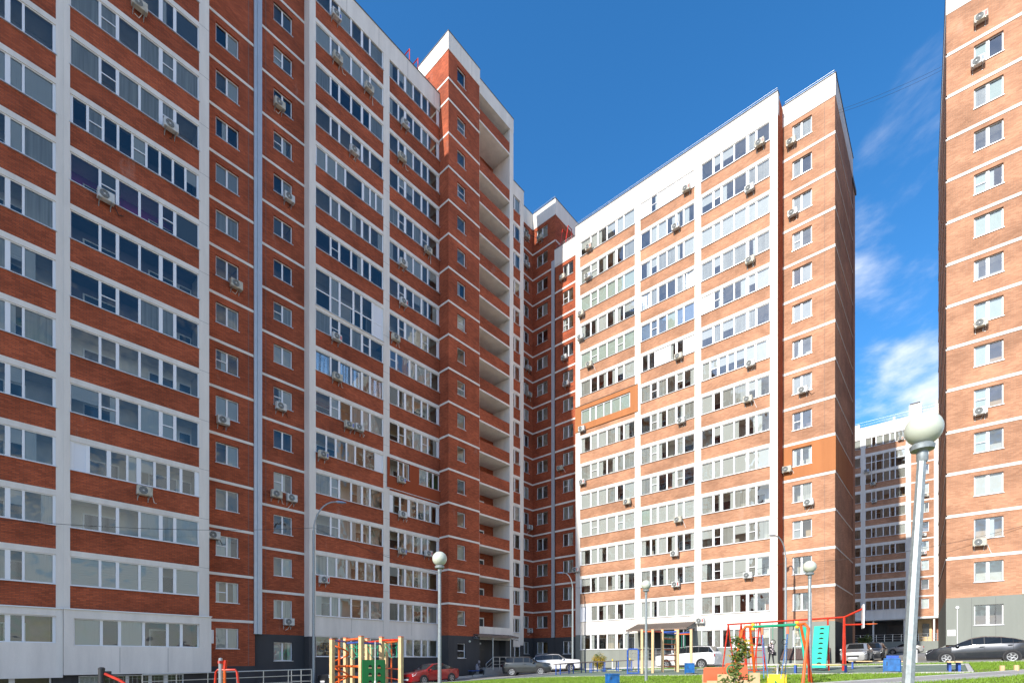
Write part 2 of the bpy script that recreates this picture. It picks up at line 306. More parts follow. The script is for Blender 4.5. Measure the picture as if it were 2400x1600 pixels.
# ------------------------------------------------------------------ ground
def sheet(x0, x1, y0, y1, dz, step=1.5):
    mb = MB(); nx = max(1, int((x1 - x0) / step)); ny = max(1, int((y1 - y0) / step))
    for i in range(nx + 1):
        for j in range(ny + 1):
            x = x0 + (x1 - x0) * i / nx; y = y0 + (y1 - y0) * j / ny; mb.v.append((x, y, gz(x, y) + dz))
    for i in range(nx):
        for j in range(ny):
            a = i * (ny + 1) + j; mb.f.append((a, a + ny + 1, a + ny + 2, a + 1)); mb.m.append(0)
    return mb
gm = MB(); xs = [-1500, -600, -200, -70] + [i * 2.0 - 20 for i in range(0, 71)] + [150, 300, 800, 1800]; ys = [-1500, -600, -200, -70, -45] + [j * 2.0 - 30 for j in range(0, 51)] + [90, 200, 600, 1500]
for x in xs:
    for y in ys: gm.v.append((x, y, gz(x, y)))
ny_ = len(ys)
for i in range(len(xs) - 1):
    for j in range(ny_ - 1):
        a = i * ny_ + j; gm.f.append((a, a + ny_, a + ny_ + 1, a + 1)); gm.m.append(0)
struct('ground', gm, 'asphalt')
struct('lawn', sheet(3, 24.45, -6.5, 23.6, 0.05), 'lawn_soil')
struct('playground_pad', sheet(24.62, 34.3, -0.35, 21.8, 0.05), 'rubber')
struct('grass_verge', sheet(34.5, 35.6, -9, 24, 0.06), 'lawn_soil')
struct('pavement', sheet(39.9, 43.3, 8.5, 33, 0.10), 'pavement')
struct('pavement', sheet(13.6, 41, 31.0, 34.9, 0.10), 'pavement')
pm = MB(); PA, PB = Vector((14.0, 4.4, 0)), Vector((30.0, -5.4, 0)); PN = Vector((-(PB - PA).y, (PB - PA).x, 0)).normalized() * 0.62
for k in range(16):
    q = [PA.lerp(PB, k / 16) - PN, PA.lerp(PB, (k + 1) / 16) - PN, PA.lerp(PB, (k + 1) / 16) + PN, PA.lerp(PB, k / 16) + PN]; pm.quad(*[(p.x, p.y, gz(p.x, p.y) + 0.085) for p in q])
struct('path', pm, 'pavement')
struct('lawn', sheet(24.62, 34.3, -9.0, -0.55, 0.05), 'lawn_soil')
def kerb(name, pts, w=0.16, h=0.16):
    mb = MB()
    for (ax, ay), (bx, by) in zip(pts[:-1], pts[1:]):
        L = math.hypot(bx - ax, by - ay); n = max(1, int(L / 1.0)); nx, ny = -(by - ay) / L * w / 2, (bx - ax) / L * w / 2
        for k in range(n):
            t0, t1 = k / n, (k + 0.985) / n
            x0, y0, x1, y1 = ax + (bx - ax) * t0, ay + (by - ay) * t0, ax + (bx - ax) * t1, ay + (by - ay) * t1
            i = len(mb.v)
            for (x, y) in ((x0, y0), (x1, y1)):
                zz = gz(x, y); mb.v += [(x - nx, y - ny, zz - .05), (x + nx, y + ny, zz - .05), (x + nx, y + ny, zz + h), (x - nx, y - ny, zz + h)]
            for q in ((0, 1, 5, 4), (1, 2, 6, 5), (2, 3, 7, 6), (3, 0, 4, 7), (0, 3, 2, 1), (4, 5, 6, 7)): mb.f.append(tuple(i + c for c in q)); mb.m.append(0)
    return struct(name, mb, 'kerb')
kerb('kerb', [(24.53, 21.9), (24.53, -0.43), (34.4, -0.43)], 0.16, 0.10)
kerb('kerb', [(24.53, 21.9), (34.4, 21.9), (34.4, -0.43)], 0.14, 0.09)
kerb('kerb', [tuple((PA - PN * 1.08)[:2]), tuple((PB - PN * 1.08)[:2])], 0.1, 0.11); kerb('kerb', [tuple((PA + PN * 1.08)[:2]), tuple((PB + PN * 1.08)[:2])], 0.1, 0.11)
kerb('kerb', [(35.7, -10), (35.7, 24)], 0.16, 0.15); kerb('kerb', [(39.8, 8.4), (39.8, 30.5)], 0.16, 0.17)
kerb('kerb', [(2.5, 23.8), (24.4, 23.8), (35.7, 24.0)], 0.16, 0.14); kerb('kerb', [(13.6, 30.9), (39.8, 30.9)], 0.16, 0.17)

# ------------------------------------------------------------------ facade helpers
class Fr:
    def __init__(s, kind, D, org=(0, 0), rot=None):
        s.rot = (0.0 if kind == 'Y' else -PI / 2) if rot is None else rot
        s.org = (0, D) if kind == 'Y' else (D, 0)
        if rot is not None: s.org = org
    def P(s, u, n, z=0.0):                       # u along the wall, n inwards
        c, sn = math.cos(s.rot), math.sin(s.rot)
        return (s.org[0] + c * u - sn * n, s.org[1] + sn * u + c * n, z)
class Bld:
    def __init__(s, label, loc, name='apartment_block'):
        s.e = thing(name, label, 'building', loc, 0.0, None); s.loc = Vector(loc); s.cache = {}; s.glass = 'glass'
    def put(s, name, key, make, mats, fr, u, n, z, smooth=False):
        k = (name, key)
        if k not in s.cache:
            mb = make(); s.cache[k] = mb.mesh(name, [mats] if isinstance(mats, str) else mats, smooth)
        return link(name, s.cache[k], s.e, Vector(fr.P(u, n, z)) - s.loc, fr.rot)
    def box(s, name, mat, fr, u0, u1, n0, n1, z0, z1):
        w, d, h = round(u1 - u0, 4), round(n1 - n0, 4), round(z1 - z0, 4)
        def mk():
            mb = MB(); mb.box(0, w, 0, d, 0, h); return mb
        return s.put(name, (w, d, h, mat), mk, mat, fr, u0, n0, z0)
    def wall(s, name, mat, fr, u0, u1, z0, z1, holes=(), rev=0.22, revmat=None, n0=0.0):
        """one wall sheet with window openings and their reveals"""
        us = sorted(set([u0, u1] + [h[0] for h in holes] + [h[1] for h in holes])); zs = sorted(set([z0, z1] + [h[2] for h in holes if z0 < h[2] < z1] + [h[3] for h in holes if z0 < h[3] < z1]))
        mb = MB()
        for a, b in zip(us[:-1], us[1:]):
            run = None
            for c, d in zip(zs[:-1], zs[1:]):
                cu, cz = (a + b) / 2, (c + d) / 2
                if any(h[0] < cu < h[1] and h[2] < cz < h[3] for h in holes): continue
                mb.quad((a, 0, c), (b, 0, c), (b, 0, d), (a, 0, d))
        for h in holes:
            if h[3] <= z0 or h[2] >= z1: continue
            a, b, c, d = h
            mb.quad((a, 0, c), (a, rev, c), (a, rev, d), (a, 0, d)); mb.quad((b, rev, c), (b, 0, c), (b, 0, d), (b, rev, d))
            mb.quad((a, rev, d), (b, rev, d), (b, 0, d), (a, 0, d)); mb.quad((a, 0, c), (b, 0, c), (b, rev, c), (a, rev, c))
        o = link(name, mb.mesh(name, [mat]), s.e, Vector(fr.P(0, n0, 0)) - s.loc, fr.rot); return o

GLASS_MESH = None
def unit_pane():
    mb = MB(); mb.quad((0, 0, 0), (1, 0, 0), (1, 0, 1), (0, 0, 1)); return mb
PANES = {}
def pane_mesh(mat):
    if mat not in PANES: PANES[mat] = unit_pane().mesh('pane', [mat])
    return PANES[mat]
CODE = {'t': 'sheer', 'w': 'curtain_white', 'g': 'curtain_green', 'b': 'curtain_blue', 's': 'blinds', 'f': 'foil', 'y': 'curtain_grey', 'n': 'mosquito_net'}
def frame_mesh(w, h, panes, fw=0.065, rail=None, midrail=()):
    mb = MB(); D = 0.07
    e = 0.045
    mb.box(0, w, 0, D, 0, e); mb.box(0, w, 0, D, h - e, h)
    edges = [0.0] + [x for p in panes for x in p] + [w]
    for i in range(0, len(edges), 2):
        mb.box(edges[i], edges[i + 1], 0.004, D - .004, e, h - e)
    for i in midrail:
        a, b = panes[i]; mb.box(a, b, 0.008, D - .01, h * 0.5 - 0.025, h * 0.5 + 0.025)
    if rail is not None:
        for a, b in panes: mb.box(a, b, 0.006, D - .01, rail - 0.04, rail + 0.04)
    return mb
RNG = random.Random(11)
def window(bld, fr, u, z, w, h, panes, code=None, n=0.06, room='room_grey', kind='flat', sill=True, rail=None, key='', midrail=(), depth=1.25):
    """window frame (part) > panes, sill, curtains and the room behind (sub-parts)"""
    win = bld.put('window', (key, w, h, tuple(panes), rail, tuple(midrail)), lambda: frame_mesh(w, h, panes, rail=rail, midrail=midrail), 'pvc', fr, u, n, z)
    code = code or 'c' * len(panes)
    for (a, b), c in zip(panes, code):
        if c == 'p':
            link('panel', pane_mesh('pvc_panel'), win, (a, 0.03, 0.045), 0, (b - a, 1, h - 0.09)); continue
        link('pane', pane_mesh(bld.glass), win, (a, 0.035, 0.045), 0, (b - a, 1, h - 0.09))
        if c in CODE: link('curtain' if c in 'wgbyt' else 'blind', pane_mesh(CODE[c]), win, (a - .02, 0.085, 0.03), 0, (b - a + .04, 1, h - 0.06))
        elif c == 'h': link('blind', pane_mesh('blinds'), win, (a, 0.085, h * 0.5), 0, (b - a, 1, h * 0.48))
        elif c == 'k':
            hw = (b - a) * RNG.uniform(0.3, 0.5); off = RNG.choice((0, (b - a) - hw)); link('curtain', pane_mesh('curtain_white'), win, (a + off, 0.09, 0.03), 0, (hw, 1, h - 0.06))
    if sill:
        k = ('sill', round(w, 3))
        if k not in bld.cache:
            mb = MB(); mb.box(-0.04, w + 0.04, -n - 0.06, 0.02, -0.035, -0.003); bld.cache[k] = mb.mesh('sill', ['sill'])
        link('sill', bld.cache[k], win)
    # the room or loggia behind
    D = depth if kind == 'loggia' else 0.9
    k = ('room', kind, round(w, 3), round(h, 3), D)
    if k not in bld.cache:
        mb = MB(); y0 = 0.075; lo = -0.9 if kind == 'loggia' else -0.02; hi = h + 0.03
        mb.quad((0, D, lo), (w, D, lo), (w, D, hi), (0, D, hi), 0); mb.quad((0, y0, lo), (0, D, lo), (0, D, hi), (0, y0, hi), 0); mb.quad((w, D, lo), (w, y0, lo), (w, y0, hi), (w, D, hi), 0)
        mb.quad((0, y0, hi), (0, D, hi), (w, D, hi), (w, y0, hi), 1); mb.quad((0, y0, lo), (w, y0, lo), (w, D, lo), (0, D, lo), 0)
        if kind == 'loggia':
            q = w * 0.28
            for (a, b, c) in ((w * 0.12, w * 0.12 + min(1.5, q), -0.05), (w * 0.62, w * 0.62 + min(1.4, q), -0.05), (w * 0.62 + min(1.4, q) + .03, w * 0.62 + min(1.4, q) + 0.7, -0.85)):
                if b > w: continue
                zt = h - 0.32
                mb.box(a, b, D - 0.05, D - 0.004, c, zt, 2); mb.box(a + .07, b - .07, D - 0.06, D - 0.052, c + .07, zt - .07, 3)
        bld.cache[k] = mb.mesh('room', [room, 'ceiling_white', 'pvc', 'window_dark'] if kind == 'loggia' else [room, 'ceiling_white'])
    ro = link('room', bld.cache[k], win); slot(ro, 0, room)
    if room == 'room_dark': slot(ro, 1, 'room_dark')
    return win
FL = 2.8
def rel(px, u0): return [(round(a - u0, 3), round(b - u0, 3)) for a, b in px]
ROOMS = ['room_grey', 'room_white', 'room_beige', 'room_grey', 'room_brick', 'room_white']
def loggias(bld, fr, u0, u1, zl0, ks, panes, spec, lint=0.27, wh=1.40, white_below=(), room_w=None, seed=1, depth=1.25, skip_panel=(), bm='brick', live=0.0):
    rg = random.Random(seed); w = round(u1 - u0, 3)
    for k in ks:
        zl = zl0 + FL * k; sp = spec.get(k, {})
        top = zl - lint; bot = top - wh
        if not sp.get('no_lintel'): bld.box('lintel', 'stucco', fr, u0, u1, 0.0, 0.3, zl - lint, zl)
        pn = sp.get('panes', panes); pn = [(round(a, 3), round(b, 3)) for a, b in pn]
        room = sp.get('room') or rg.choice(room_w or ROOMS); code = sp.get('code')
        if code is None:
            code = ''.join(rg.choice('cccccctck') for _ in pn)
        if live: code = ''.join((rg.choice('tttkkhw') if c == 'c' and rg.random() < live else c) for c in code)
        if sp.get('custom'): sp['custom'](k, top, bot, zl); continue
        if sp.get('tall'):
            h = wh + (FL - wh - lint); window(bld, fr, u0, bot - (h - wh), w, h, pn, code, 0.05, room, 'loggia', True, h * 0.45, depth=depth); continue
        mid = sp.get('mid', ())
        if not mid and rg.random() < 0.35: mid = (1,) if rg.random() < .5 else (1, 4) if len(pn) > 4 else (0,)
        window(bld, fr, u0, bot, w, wh, pn, code, 0.05, room, 'loggia', True, midrail=mid, depth=depth)
        if k in skip_panel: continue
        pm = 'stucco' if k in white_below else sp.get('panel', bm)
        bld.box('brick_panel' if pm.startswith('brick') else 'parapet_panel', pm, fr, u0, u1, 0.015, 0.26, zl - FL, bot - 0.001)

def flat_windows(bld, fr, u0, u1, zb0, ks, off, h, panes, seed=1, codes='cccctckwnst', spec={}, rooms=('room_dark', 'room_grey', 'room_grey', 'room_tan')):
    rg = random.Random(seed); w = round(u1 - u0, 3)
    for k in ks:
        zt = zb0 + FL * k - off; sp = spec.get(k, {})
        code = sp.get('code') or ''.join(rg.choice(codes) for _ in panes)
        window(bld, fr, u0, zt - h, w, h, panes, code, 0.11, rg.choice(rooms), 'flat', True, midrail=(0,) if rg.random() < 0.25 else ())
def holes_for(u0, u1, zb0, ks, off, h): return [(u0, u1, zb0 + FL * k - off - h, zb0 + FL * k - off) for k in ks]
def bands(bld, fr, u0, u1, zb0, ks, t=0.16, mat='stucco', n0=-0.03):
    for k in ks: bld.box('band', mat, fr, u0, u1, n0, 0.05, zb0 + FL * k - t, zb0 + FL * k)

# ================================================================== block 1: left, in shade
b1 = Bld('shaded brick apartment block with wide white loggia rows, right behind the steel railing', (0, 34, -1.9))
F1 = Fr('Y', 32.26); F1w = Fr('Y', 33.42)
Z1 = 2.46; K1 = range(1, 14); top1 = 51.5
b1.box('pier', 'stucco', F1, 3.87, 4.15, 0.0, 0.5, 2.46, top1); b1.box('pier', 'stucco', F1, 4.15, 4.38, -0.03, 0.5, 2.46, top1); b1.box('pier', 'stucco', F1, 9.95, 10.46, 0, 1.16, 2.46, top1)
b1.box('pier', 'stucco', F1, -4.6, -4.1, 0, 0.5, 2.46, top1)
b1.box('core_pier', 'plinth', F1, 3.8, 4.5, 0.3, 1.1, -3.3, 2.4)
p_s2 = [(0.05, 1.10), (1.21, 1.79), (1.93, 2.74), (2.85, 3.65), (3.83, 4.32), (4.47, 5.51)]
p_s1 = [(0.06, 1.0), (1.12, 2.2), (2.3, 3.3), (3.42, 4.3), (4.42, 5.1), (5.22, 6.25), (6.25 + .18, 6.81), (6.90, 7.86)]
nine = [(0.12 + i * 0.605, 0.12 + i * 0.605 + 0.5) for i in range(9)]
seven = [(0.76, 1.42), (1.60, 2.22), (2.32, 2.66), (2.86, 3.4), (3.52, 4.02), (4.16, 4.62), (4.76, 5.36)]
loggias(b1, F1, 4.38, 9.95, Z1, K1, p_s2, {
    1: dict(code='sssscs', room='room_white'), 2: dict(code='cccwcw', room='room_white'), 3: dict(code='pccwcccc', panes=[(0.14, 0.6)] + seven, room='room_grey'),
    4: dict(code='cccccc', room='room_white'), 5: dict(code='cccccc', room='room_white'), 6: dict(code='cccccc', room='room_dark', mid=(1,)), 7: dict(code='cccccc', room='room_dark'),
    8: dict(code='cncccn', room='room_purple', mid=(1, 4)), 9: dict(code='c' * 9, panes=nine, room='room_dark'), 10: dict(code='tctttc', room='room_beige'), 11: dict(code='ttcttt', room='room_white'), 12: dict(code='cccccn', room='room_white')},
    seed=3, live=0.2)
loggias(b1, F1, -4.1, 3.87, Z1, K1, p_s1, {5: dict(room='room_green'), 9: dict(code='cccwcwww')}, seed=5, room_w=['room_grey', 'room_white', 'room_grey', 'room_dark'], live=0.36)
# the white box of the ground floor, its windows, the basement under it
def ground_box(fr, u0, u1, n0, zt, zb, holes, panes, wz0, wz1):
    b1.wall('ground_floor_wall', 'stucco', fr, u0, u1, zb, zt, holes, 0.2, n0=n0)
    b1.box('ledge', 'sill', fr, u0 - 0.02, u1 + 0.03, n0 - 0.06, 0.05, zt, zt + 0.05)
    b1.box('soffit', 'stucco', fr, u0, u1, n0 + 0.002, 1.2, zb - 0.06, zb)
    b1.box('side_wall', 'stucco', fr, u0 - 0.001, u0 + 0.05, n0 + 0.003, 0.6, zb, zt); b1.box('side_wall', 'stucco', fr, u1 - 0.05, u1 + 0.001, n0 + 0.003, 1.15, zb, zt)
F1b = F1
ground_box(F1, 4.14, 10.52, -0.16, 2.40, -0.70, [(4.50, 9.92, 0.66, 1.98)], None, 0, 0)
window(b1, F1, 4.50, 0.66, 5.42, 1.32, [(0.06, 1.02), (1.14, 1.75), (1.88, 2.78), (2.9, 3.85), (3.98, 4.5), (4.64, 5.36)], 'wnwcnc', 0.0, 'room_dark', 'loggia')
ground_box(F1, -4.6, 4.12, -0.02, 2.40, -0.82, [(-4.1, 3.87, 0.78, 2.06)], None, 0, 0)
window(b1, F1, -4.1, 0.78, 7.97, 1.28, p_s1, 'ccwcccnc', 0.1, 'room_tan', 'loggia')
# basement front with barred windows
b1.wall('basement_wall', 'plinth', F1, -4.6, 10.4, -3.4, -0.76, [(-1.2, 3.75, -1.75, -0.82), (4.75, 9.3, -1.75, -0.82)], 0.2, n0=0.35)
window(b1, F1, -1.2, -1.75, 4.95, 0.92, [(0.06, 1.1), (1.25, 2.3), (2.45, 3.5), (3.7, 4.88)], 'cccc', 0.42, 'room_dark', 'flat', False)
window(b1, F1, 4.75, -1.75, 4.55, 0.92, [(0.06, 0.8), (1.0, 1.9), (2.05, 2.9), (3.05, 3.6), (3.8, 4.48)], 'wcccc', 0.42, 'room_dark', 'flat', False)
gr = MB()
for i in range(24): gr.tube([(4.78 + i * 0.195, 0, -1.75), (4.78 + i * 0.195, 0, -0.84)], 0.008, 5)
for zz in (-1.6, -1.3, -1.0): gr.tube([(4.76, 0, zz), (9.28, 0, zz)], 0.007, 5)
link('window_grille', gr.mesh('window_grille', ['metal_grey']), b1.e, Vector(F1.P(0, 0.3)) - b1.loc, 0)
# flat brick strip with two-pane windows
K1w = range(0, 14); hz = holes_for(11.20, 12.50, 2.425, K1w, 0.54, 1.24)
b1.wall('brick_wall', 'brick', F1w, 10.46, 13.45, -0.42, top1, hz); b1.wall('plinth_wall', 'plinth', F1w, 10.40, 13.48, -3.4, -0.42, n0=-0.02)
bands(b1, F1w, 10.47, 13.37, 2.425, K1w); b1.box('expansion_seam', 'grime', F1w, 13.06, 13.085, -0.004, 0.05, -0.4, top1)
flat_windows(b1, F1w, 11.20, 12.50, 2.425, K1w, 0.54, 1.24, [(0.06, 0.60), (0.70, 1.24)], seed=8, spec={0: dict(code='yy'), 1: dict(code='kk'), 2: dict(code='wk'), 8: dict(code='cc'), 10: dict(code='yy')})
b1.box('joint_cover', 'joint_metal', F1w, 13.38, 13.86, -0.10, 0.3, 1.6, top1)
b1.box('downpipe', 'joint_metal', F1w, 13.58, 13.66, -0.17, -0.09, 1.6, top1)
b1.box('utility_box', 'pvc', F1w, 10.86, 11.07, -0.06, 0.1, 0.95, 1.75)
# body behind the loggias and top storeys out of view
for k in range(14, 18):
    b1.box('brick_panel', 'brick', F1, 4.38, 9.95, 0.02, 0.3, Z1 + FL * (k - 1), Z1 + FL * k); b1.box('brick_panel', 'brick', F1, -4.1, 3.87, 0.02, 0.3, Z1 + FL * (k - 1), Z1 + FL * k)
b1.box('parapet', 'stucco', F1, -30, 10.46, -0.02, 0.3, Z1 + FL * 17, top1 + 0.05); b1.box('brick_wall', 'brick', F1, -30, -4.6, 0.01, 1.0, -3.4, Z1 + FL * 17)
b1.box('core_wall', 'brick', F1, -29.9, 13.3, 2.3, 15, -3.4, top1 - 0.1)
b1.box('roof', 'roof_dark', F1, -29.9, 13.35, 0.3, 15.1, top1 - 0.1, top1 + 0.02)

# ================================================================== block 2: stepped block with the stair tower, in shade
b2 = Bld('shaded brick apartment block with a projecting stair tower and open balconies, turning a corner', (30, 36, -1.5))
F2w = Fr('Y', 33.64); F2 = Fr('Y', 32.92); FT = Fr('Y', 31.81); FB = Fr('Y', 32.2); FN = Fr('Y', 33.0); F3 = Fr('Y', 34.95); F4 = Fr('X', 43.4); FTs = Fr('X', 28.33)
roof2 = 47.85
K2w = range(0, 17); hz = holes_for(14.73, 15.98, 1.688, K2w, 0.57, 1.22)
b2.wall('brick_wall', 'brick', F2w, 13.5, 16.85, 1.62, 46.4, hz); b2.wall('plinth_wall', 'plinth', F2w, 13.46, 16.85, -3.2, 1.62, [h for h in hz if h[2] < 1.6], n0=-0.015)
bands(b2, F2w, 13.87, 16.80, 1.688, range(1, 17)); b2.box('expansion_seam', 'grime', F2w, 14.21, 14.235, -0.004, 0.05, 1.65, 46.4)
b2.box('parapet', 'stucco', F2w, 13.46, 16.85, -0.04, 0.3, 46.4, roof2)
flat_windows(b2, F2w, 14.73, 15.98, 1.688, K2w, 0.57, 1.22, [(0.06, 0.56), (0.66, 1.19)], seed=21, spec={12: dict(code='ck'), 7: dict(code='ss'), 0: dict(code='wk')})
b2.box('pier', 'stucco', F2, 16.80, 17.25, 0, 0.72, 1.55, roof2 - 1.5); b2.box('plinth_pier', 'plinth', F2, 16.79, 17.26, 0.003, 0.72, -3.2, 1.55)
b2.box('pier', 'stucco', F2, 22.70, 23.26, 0, 0.5, 1.55, roof2 - 1.5)
p_3a = [(0.05, 1.07), (1.2, 1.72), (1.87, 2.67), (2.81, 3.54), (3.72, 4.23), (4.38, 5.37)]
p_3b = [(0.05, 0.80), (0.94, 1.41), (1.62, 2.25), (2.38, 3.08), (3.25, 3.75), (3.88, 4.76)]
five = [(0.1, 0.75), (0.88, 1.5), (1.62, 2.2), (2.34, 3.62), (3.8, 4.25), (4.38, 4.75), (4.88, 5.36)]
two = [(0.05, 1.05), (1.18, 1.75), (1.9, 2.85), (3.0, 3.5), (3.66, 4.45), (4.62, 5.4)]
Z2 = 1.856
loggias(b2, F2, 17.25, 22.70, Z2, range(0, 17), p_3a, {
    16: dict(code='cccccc', room='room_grey'), 15: dict(code='wcwwsw', room='room_white'), 14: dict(code='cccccc', room='room_dark'), 13: dict(code='cccccc', room='room_beige'),
    12: dict(code='wwwcwww', panes=five, room='room_white'), 11: dict(code='cccccc', room='room_white'), 10: dict(code='cccccc', room='room_dark'), 9: dict(tall=1, code='cwcccp', panes=two, room='room_grey'),
    8: dict(code='cccccc', room='room_white', mid=(1, 4)), 7: dict(code='fnffnf', room='room_dark'), 6: dict(code='ccccww'), 5: dict(code='cccccnp', panes=[(0.06, 0.75), (0.87, 1.45), (1.6, 2.3), (2.42, 3.0), (3.14, 3.75), (3.9, 4.7), (4.76, 5.4)]),
    2: dict(panes=[(0.06, 0.85), (0.95, 1.5), (1.65, 2.3), (2.45, 3.1), (3.3, 3.85), (4.0, 4.6), (4.75, 5.38)])},
    white_below=(1,), seed=31, skip_panel=(0,), live=0.36)
def orange_row(k, top, bot, zl):
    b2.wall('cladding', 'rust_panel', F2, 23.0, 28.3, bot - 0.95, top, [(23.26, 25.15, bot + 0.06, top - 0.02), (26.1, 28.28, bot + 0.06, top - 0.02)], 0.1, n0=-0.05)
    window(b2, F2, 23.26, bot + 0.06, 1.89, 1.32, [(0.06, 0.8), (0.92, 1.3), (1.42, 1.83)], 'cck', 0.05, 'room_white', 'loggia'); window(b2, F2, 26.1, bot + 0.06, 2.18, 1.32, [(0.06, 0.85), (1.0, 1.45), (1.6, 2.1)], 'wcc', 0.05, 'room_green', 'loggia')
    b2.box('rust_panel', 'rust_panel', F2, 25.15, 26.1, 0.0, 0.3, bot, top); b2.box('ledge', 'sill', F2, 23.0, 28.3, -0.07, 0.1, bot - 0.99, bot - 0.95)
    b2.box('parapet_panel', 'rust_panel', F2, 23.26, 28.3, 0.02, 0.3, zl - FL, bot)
loggias(b2, F2, 23.26, 28.30, Z2, range(0, 17), p_3b, {16: dict(code='cccccc', room='room_grey'), 15: dict(code='cccccc', room='room_grey'), 12: dict(code='cccccc', room='room_grey'), 11: dict(code='ccwwnc'), 8: dict(code='bbcwwc', panes=[(0.1, 0.6), (0.75, 1.85), (2.05, 2.5), (2.7, 3.5), (3.62, 4.1), (4.2, 4.9)], room='room_white', mid=(0,)), 5: dict(custom=orange_row), 4: dict(panes=[(0.35, 0.95), (1.1, 1.75), (2.0, 2.65), (2.8, 3.4), (3.55, 4.0), (4.15, 4.7)])},
        white_below=(1,), seed=37, skip_panel=(0,), live=0.34)
b2.box('parapet_panel', 'stucco', F2, 22.70, 23.26, 0.001, 0.3, -0.1, 1.55); b2.box('plinth_wall', 'plinth', F2, 17.26, 28.3, -0.01, 0.3, -3.2, 0.175)
b2.box('parapet', 'stucco', F2, 16.80, 28.32, -0.004, 0.35, roof2 - 1.5, roof2); b2.box('parapet_cap', 'roof_dark', F2, 16.76, 28.30, -0.05, 0.4, roof2, roof2 + 0.05)
# stair tower
ZT = 1.95; KT = range(0, 17); hz = holes_for(29.33, 30.29, ZT, KT, 0.61, 1.24) + [(29.33, 30.29, 49.0, 50.35)]
FTi = FT
b2.wall('brick_wall', 'brick', FT, 28.33, 31.97, 2.0, 50.81, hz); b2.wall('plinth_wall', 'plinth', FT, 28.30, 32.0, -2.9, 2.0, [h for h in hz if h[2] < 2] , n0=-0.015)
bands(b2, FT, 28.30, 32.0, ZT, range(1, 17)); b2.box('band', 'stucco', FT, 28.30, 32.0, -0.03, 0.05, 48.34, 48.5)
b2.box('parapet', 'stucco', FT, 28.28, 32.02, -0.04, 0.35, 50.81, 52.3); b2.box('parapet_cap', 'roof_dark', FT, 28.25, 32.05, -0.07, 6.0, 52.3, 52.36)
flat_windows(b2, FT, 29.33, 30.29, ZT, KT, 0.61, 1.24, [(0.07, 0.89)], seed=41, codes='ccccck', rooms=('room_grey', 'room_dark', 'room_white'))
window(b2, FT, 29.33, 49.0, 0.96, 1.35, [(0.07, 0.89)], 'c', 0.11, 'room_dark', 'flat')
# tower flank (faces the sun)
b2.wall('brick_wall', 'brick', FTs, -45.0, -31.81, 2.0, 50.81); b2.wall('plinth_wall', 'plinth', FTs, -33.0, -31.80, -2.9, 2.0, n0=-0.012)
for k in list(range(1, 17)): b2.box('band', 'stucco', FTs, -33.0 if k < 16 else -33.9, -31.80, -0.027, 0.05, ZT + FL * k - 0.16, ZT + FL * k)
b2.box('band', 'stucco', FTs, -33.9, -31.80, -0.027, 0.05, 48.34, 48.5); b2.box('parapet', 'stucco', FTs, -38, -31.85, -0.037, 0.3, 50.812, 52.298)
b2.box('core_wall', 'brick', FT, 28.6, 36.4, 6.4, 14, -2.9, 52.2); b2.box('roof', 'roof_dark', FT, 28.4, 31.9, 0.4, 6.3, 52.0, 52.2)
# open balconies beside the tower
b2.box('side_wall', 'stucco', FB, 31.9, 31.99, -0.38, 2.4, 2.0, 52.0)
b2.box('post', 'stucco', FB, 36.48, 37.02, 0, 2.3, 1.9, 52.0)
b2.box('back_wall', 'brick', FB, 31.97, 36.5, 2.2, 2.5, -2.5, 52.0)
b2.box('plinth_wall', 'plinth', FB, 35.9, 37.0, 0.004, 2.3, -2.9, 1.9)
ks = list(range(0, 16))
for k in ks + ['t']:
    zt = 48.5 if k == 't' else ZT + FL * k
    b2.box('balcony_slab', 'stucco', FB, 31.99, 36.48, 0.0, 2.2, zt - 0.16, zt)
    ph = 1.02
    if k == 0: b2.box('balcony_parapet', 'stucco', FB, 31.99, 36.48, 0.004, 0.12, zt, zt + ph)
    else: b2.box('balcony_parapet', 'brick', FB, 31.99, 36.48, 0.012, 0.13, zt, zt + ph)
    mb = MB()
    d = b2.put('balcony_door', 'bd', lambda: (lambda m: (m.box(0, 0.8, 0, 0.08, 0, 2.05, 0), m.box(0.12, 0.68, -0.01, 0.02, 1.1, 1.92, 1), m)[2])(MB()), ['pvc', 'window_dark'], FB, 34.3, 2.1, zt)
b2.box('fascia', 'stucco', FB, 31.99, 37.02, -0.03, 0.2, 50.85, 52.15); b2.box('balcony_slab', 'stucco', FB, 31.99, 36.48, 0.2, 2.2, 50.85, 51.0); b2.box('parapet_cap', 'roof_dark', FB, 31.9, 37.06, -0.06, 2.6, 52.15, 52.21)
# narrow loggia strip after the balconies
for k in range(0, 17):
    zl = 1.53 + FL * k
    b2.box('lintel', 'stucco', FN, 37.02, 38.99, 0.0, 0.3, zl - 0.27, zl)
    window(b2, FN, 37.3, zl - 1.67, 1.69, 1.40, [(0.05, 0.85), (0.97, 1.62)], RNG.choice(['cc', 'cc', 'ck', 'cw']), 0.05, RNG.choice(['room_grey', 'room_brick', 'room_white']), 'loggia')
    if k > 0: b2.box('brick_panel' if k > 1 else 'parapet_panel', 'brick' if k > 1 else 'stucco', FN, 37.02, 38.99, 0.015, 0.26, zl - FL, zl - 1.67)
b2.box('pier', 'stucco', FN, 38.99, 39.53, 0, 1.96, 1.4, 46.4); b2.box('plinth_wall', 'plinth', FN, 37.02, 39.54, -0.003, 0.3, -2.9, -0.14); b2.box('plinth_pier', 'plinth', FN, 38.99, 39.54, 0.003, 1.96, -0.14, 1.4)
b2.box('parapet', 'stucco', FN, 37.0, 39.55, -0.01, 1.96, 46.06, 47.42); b2.box('parapet_cap', 'roof_dark', FN, 37.0, 39.6, -0.05, 2.0, 47.42, 47.47)
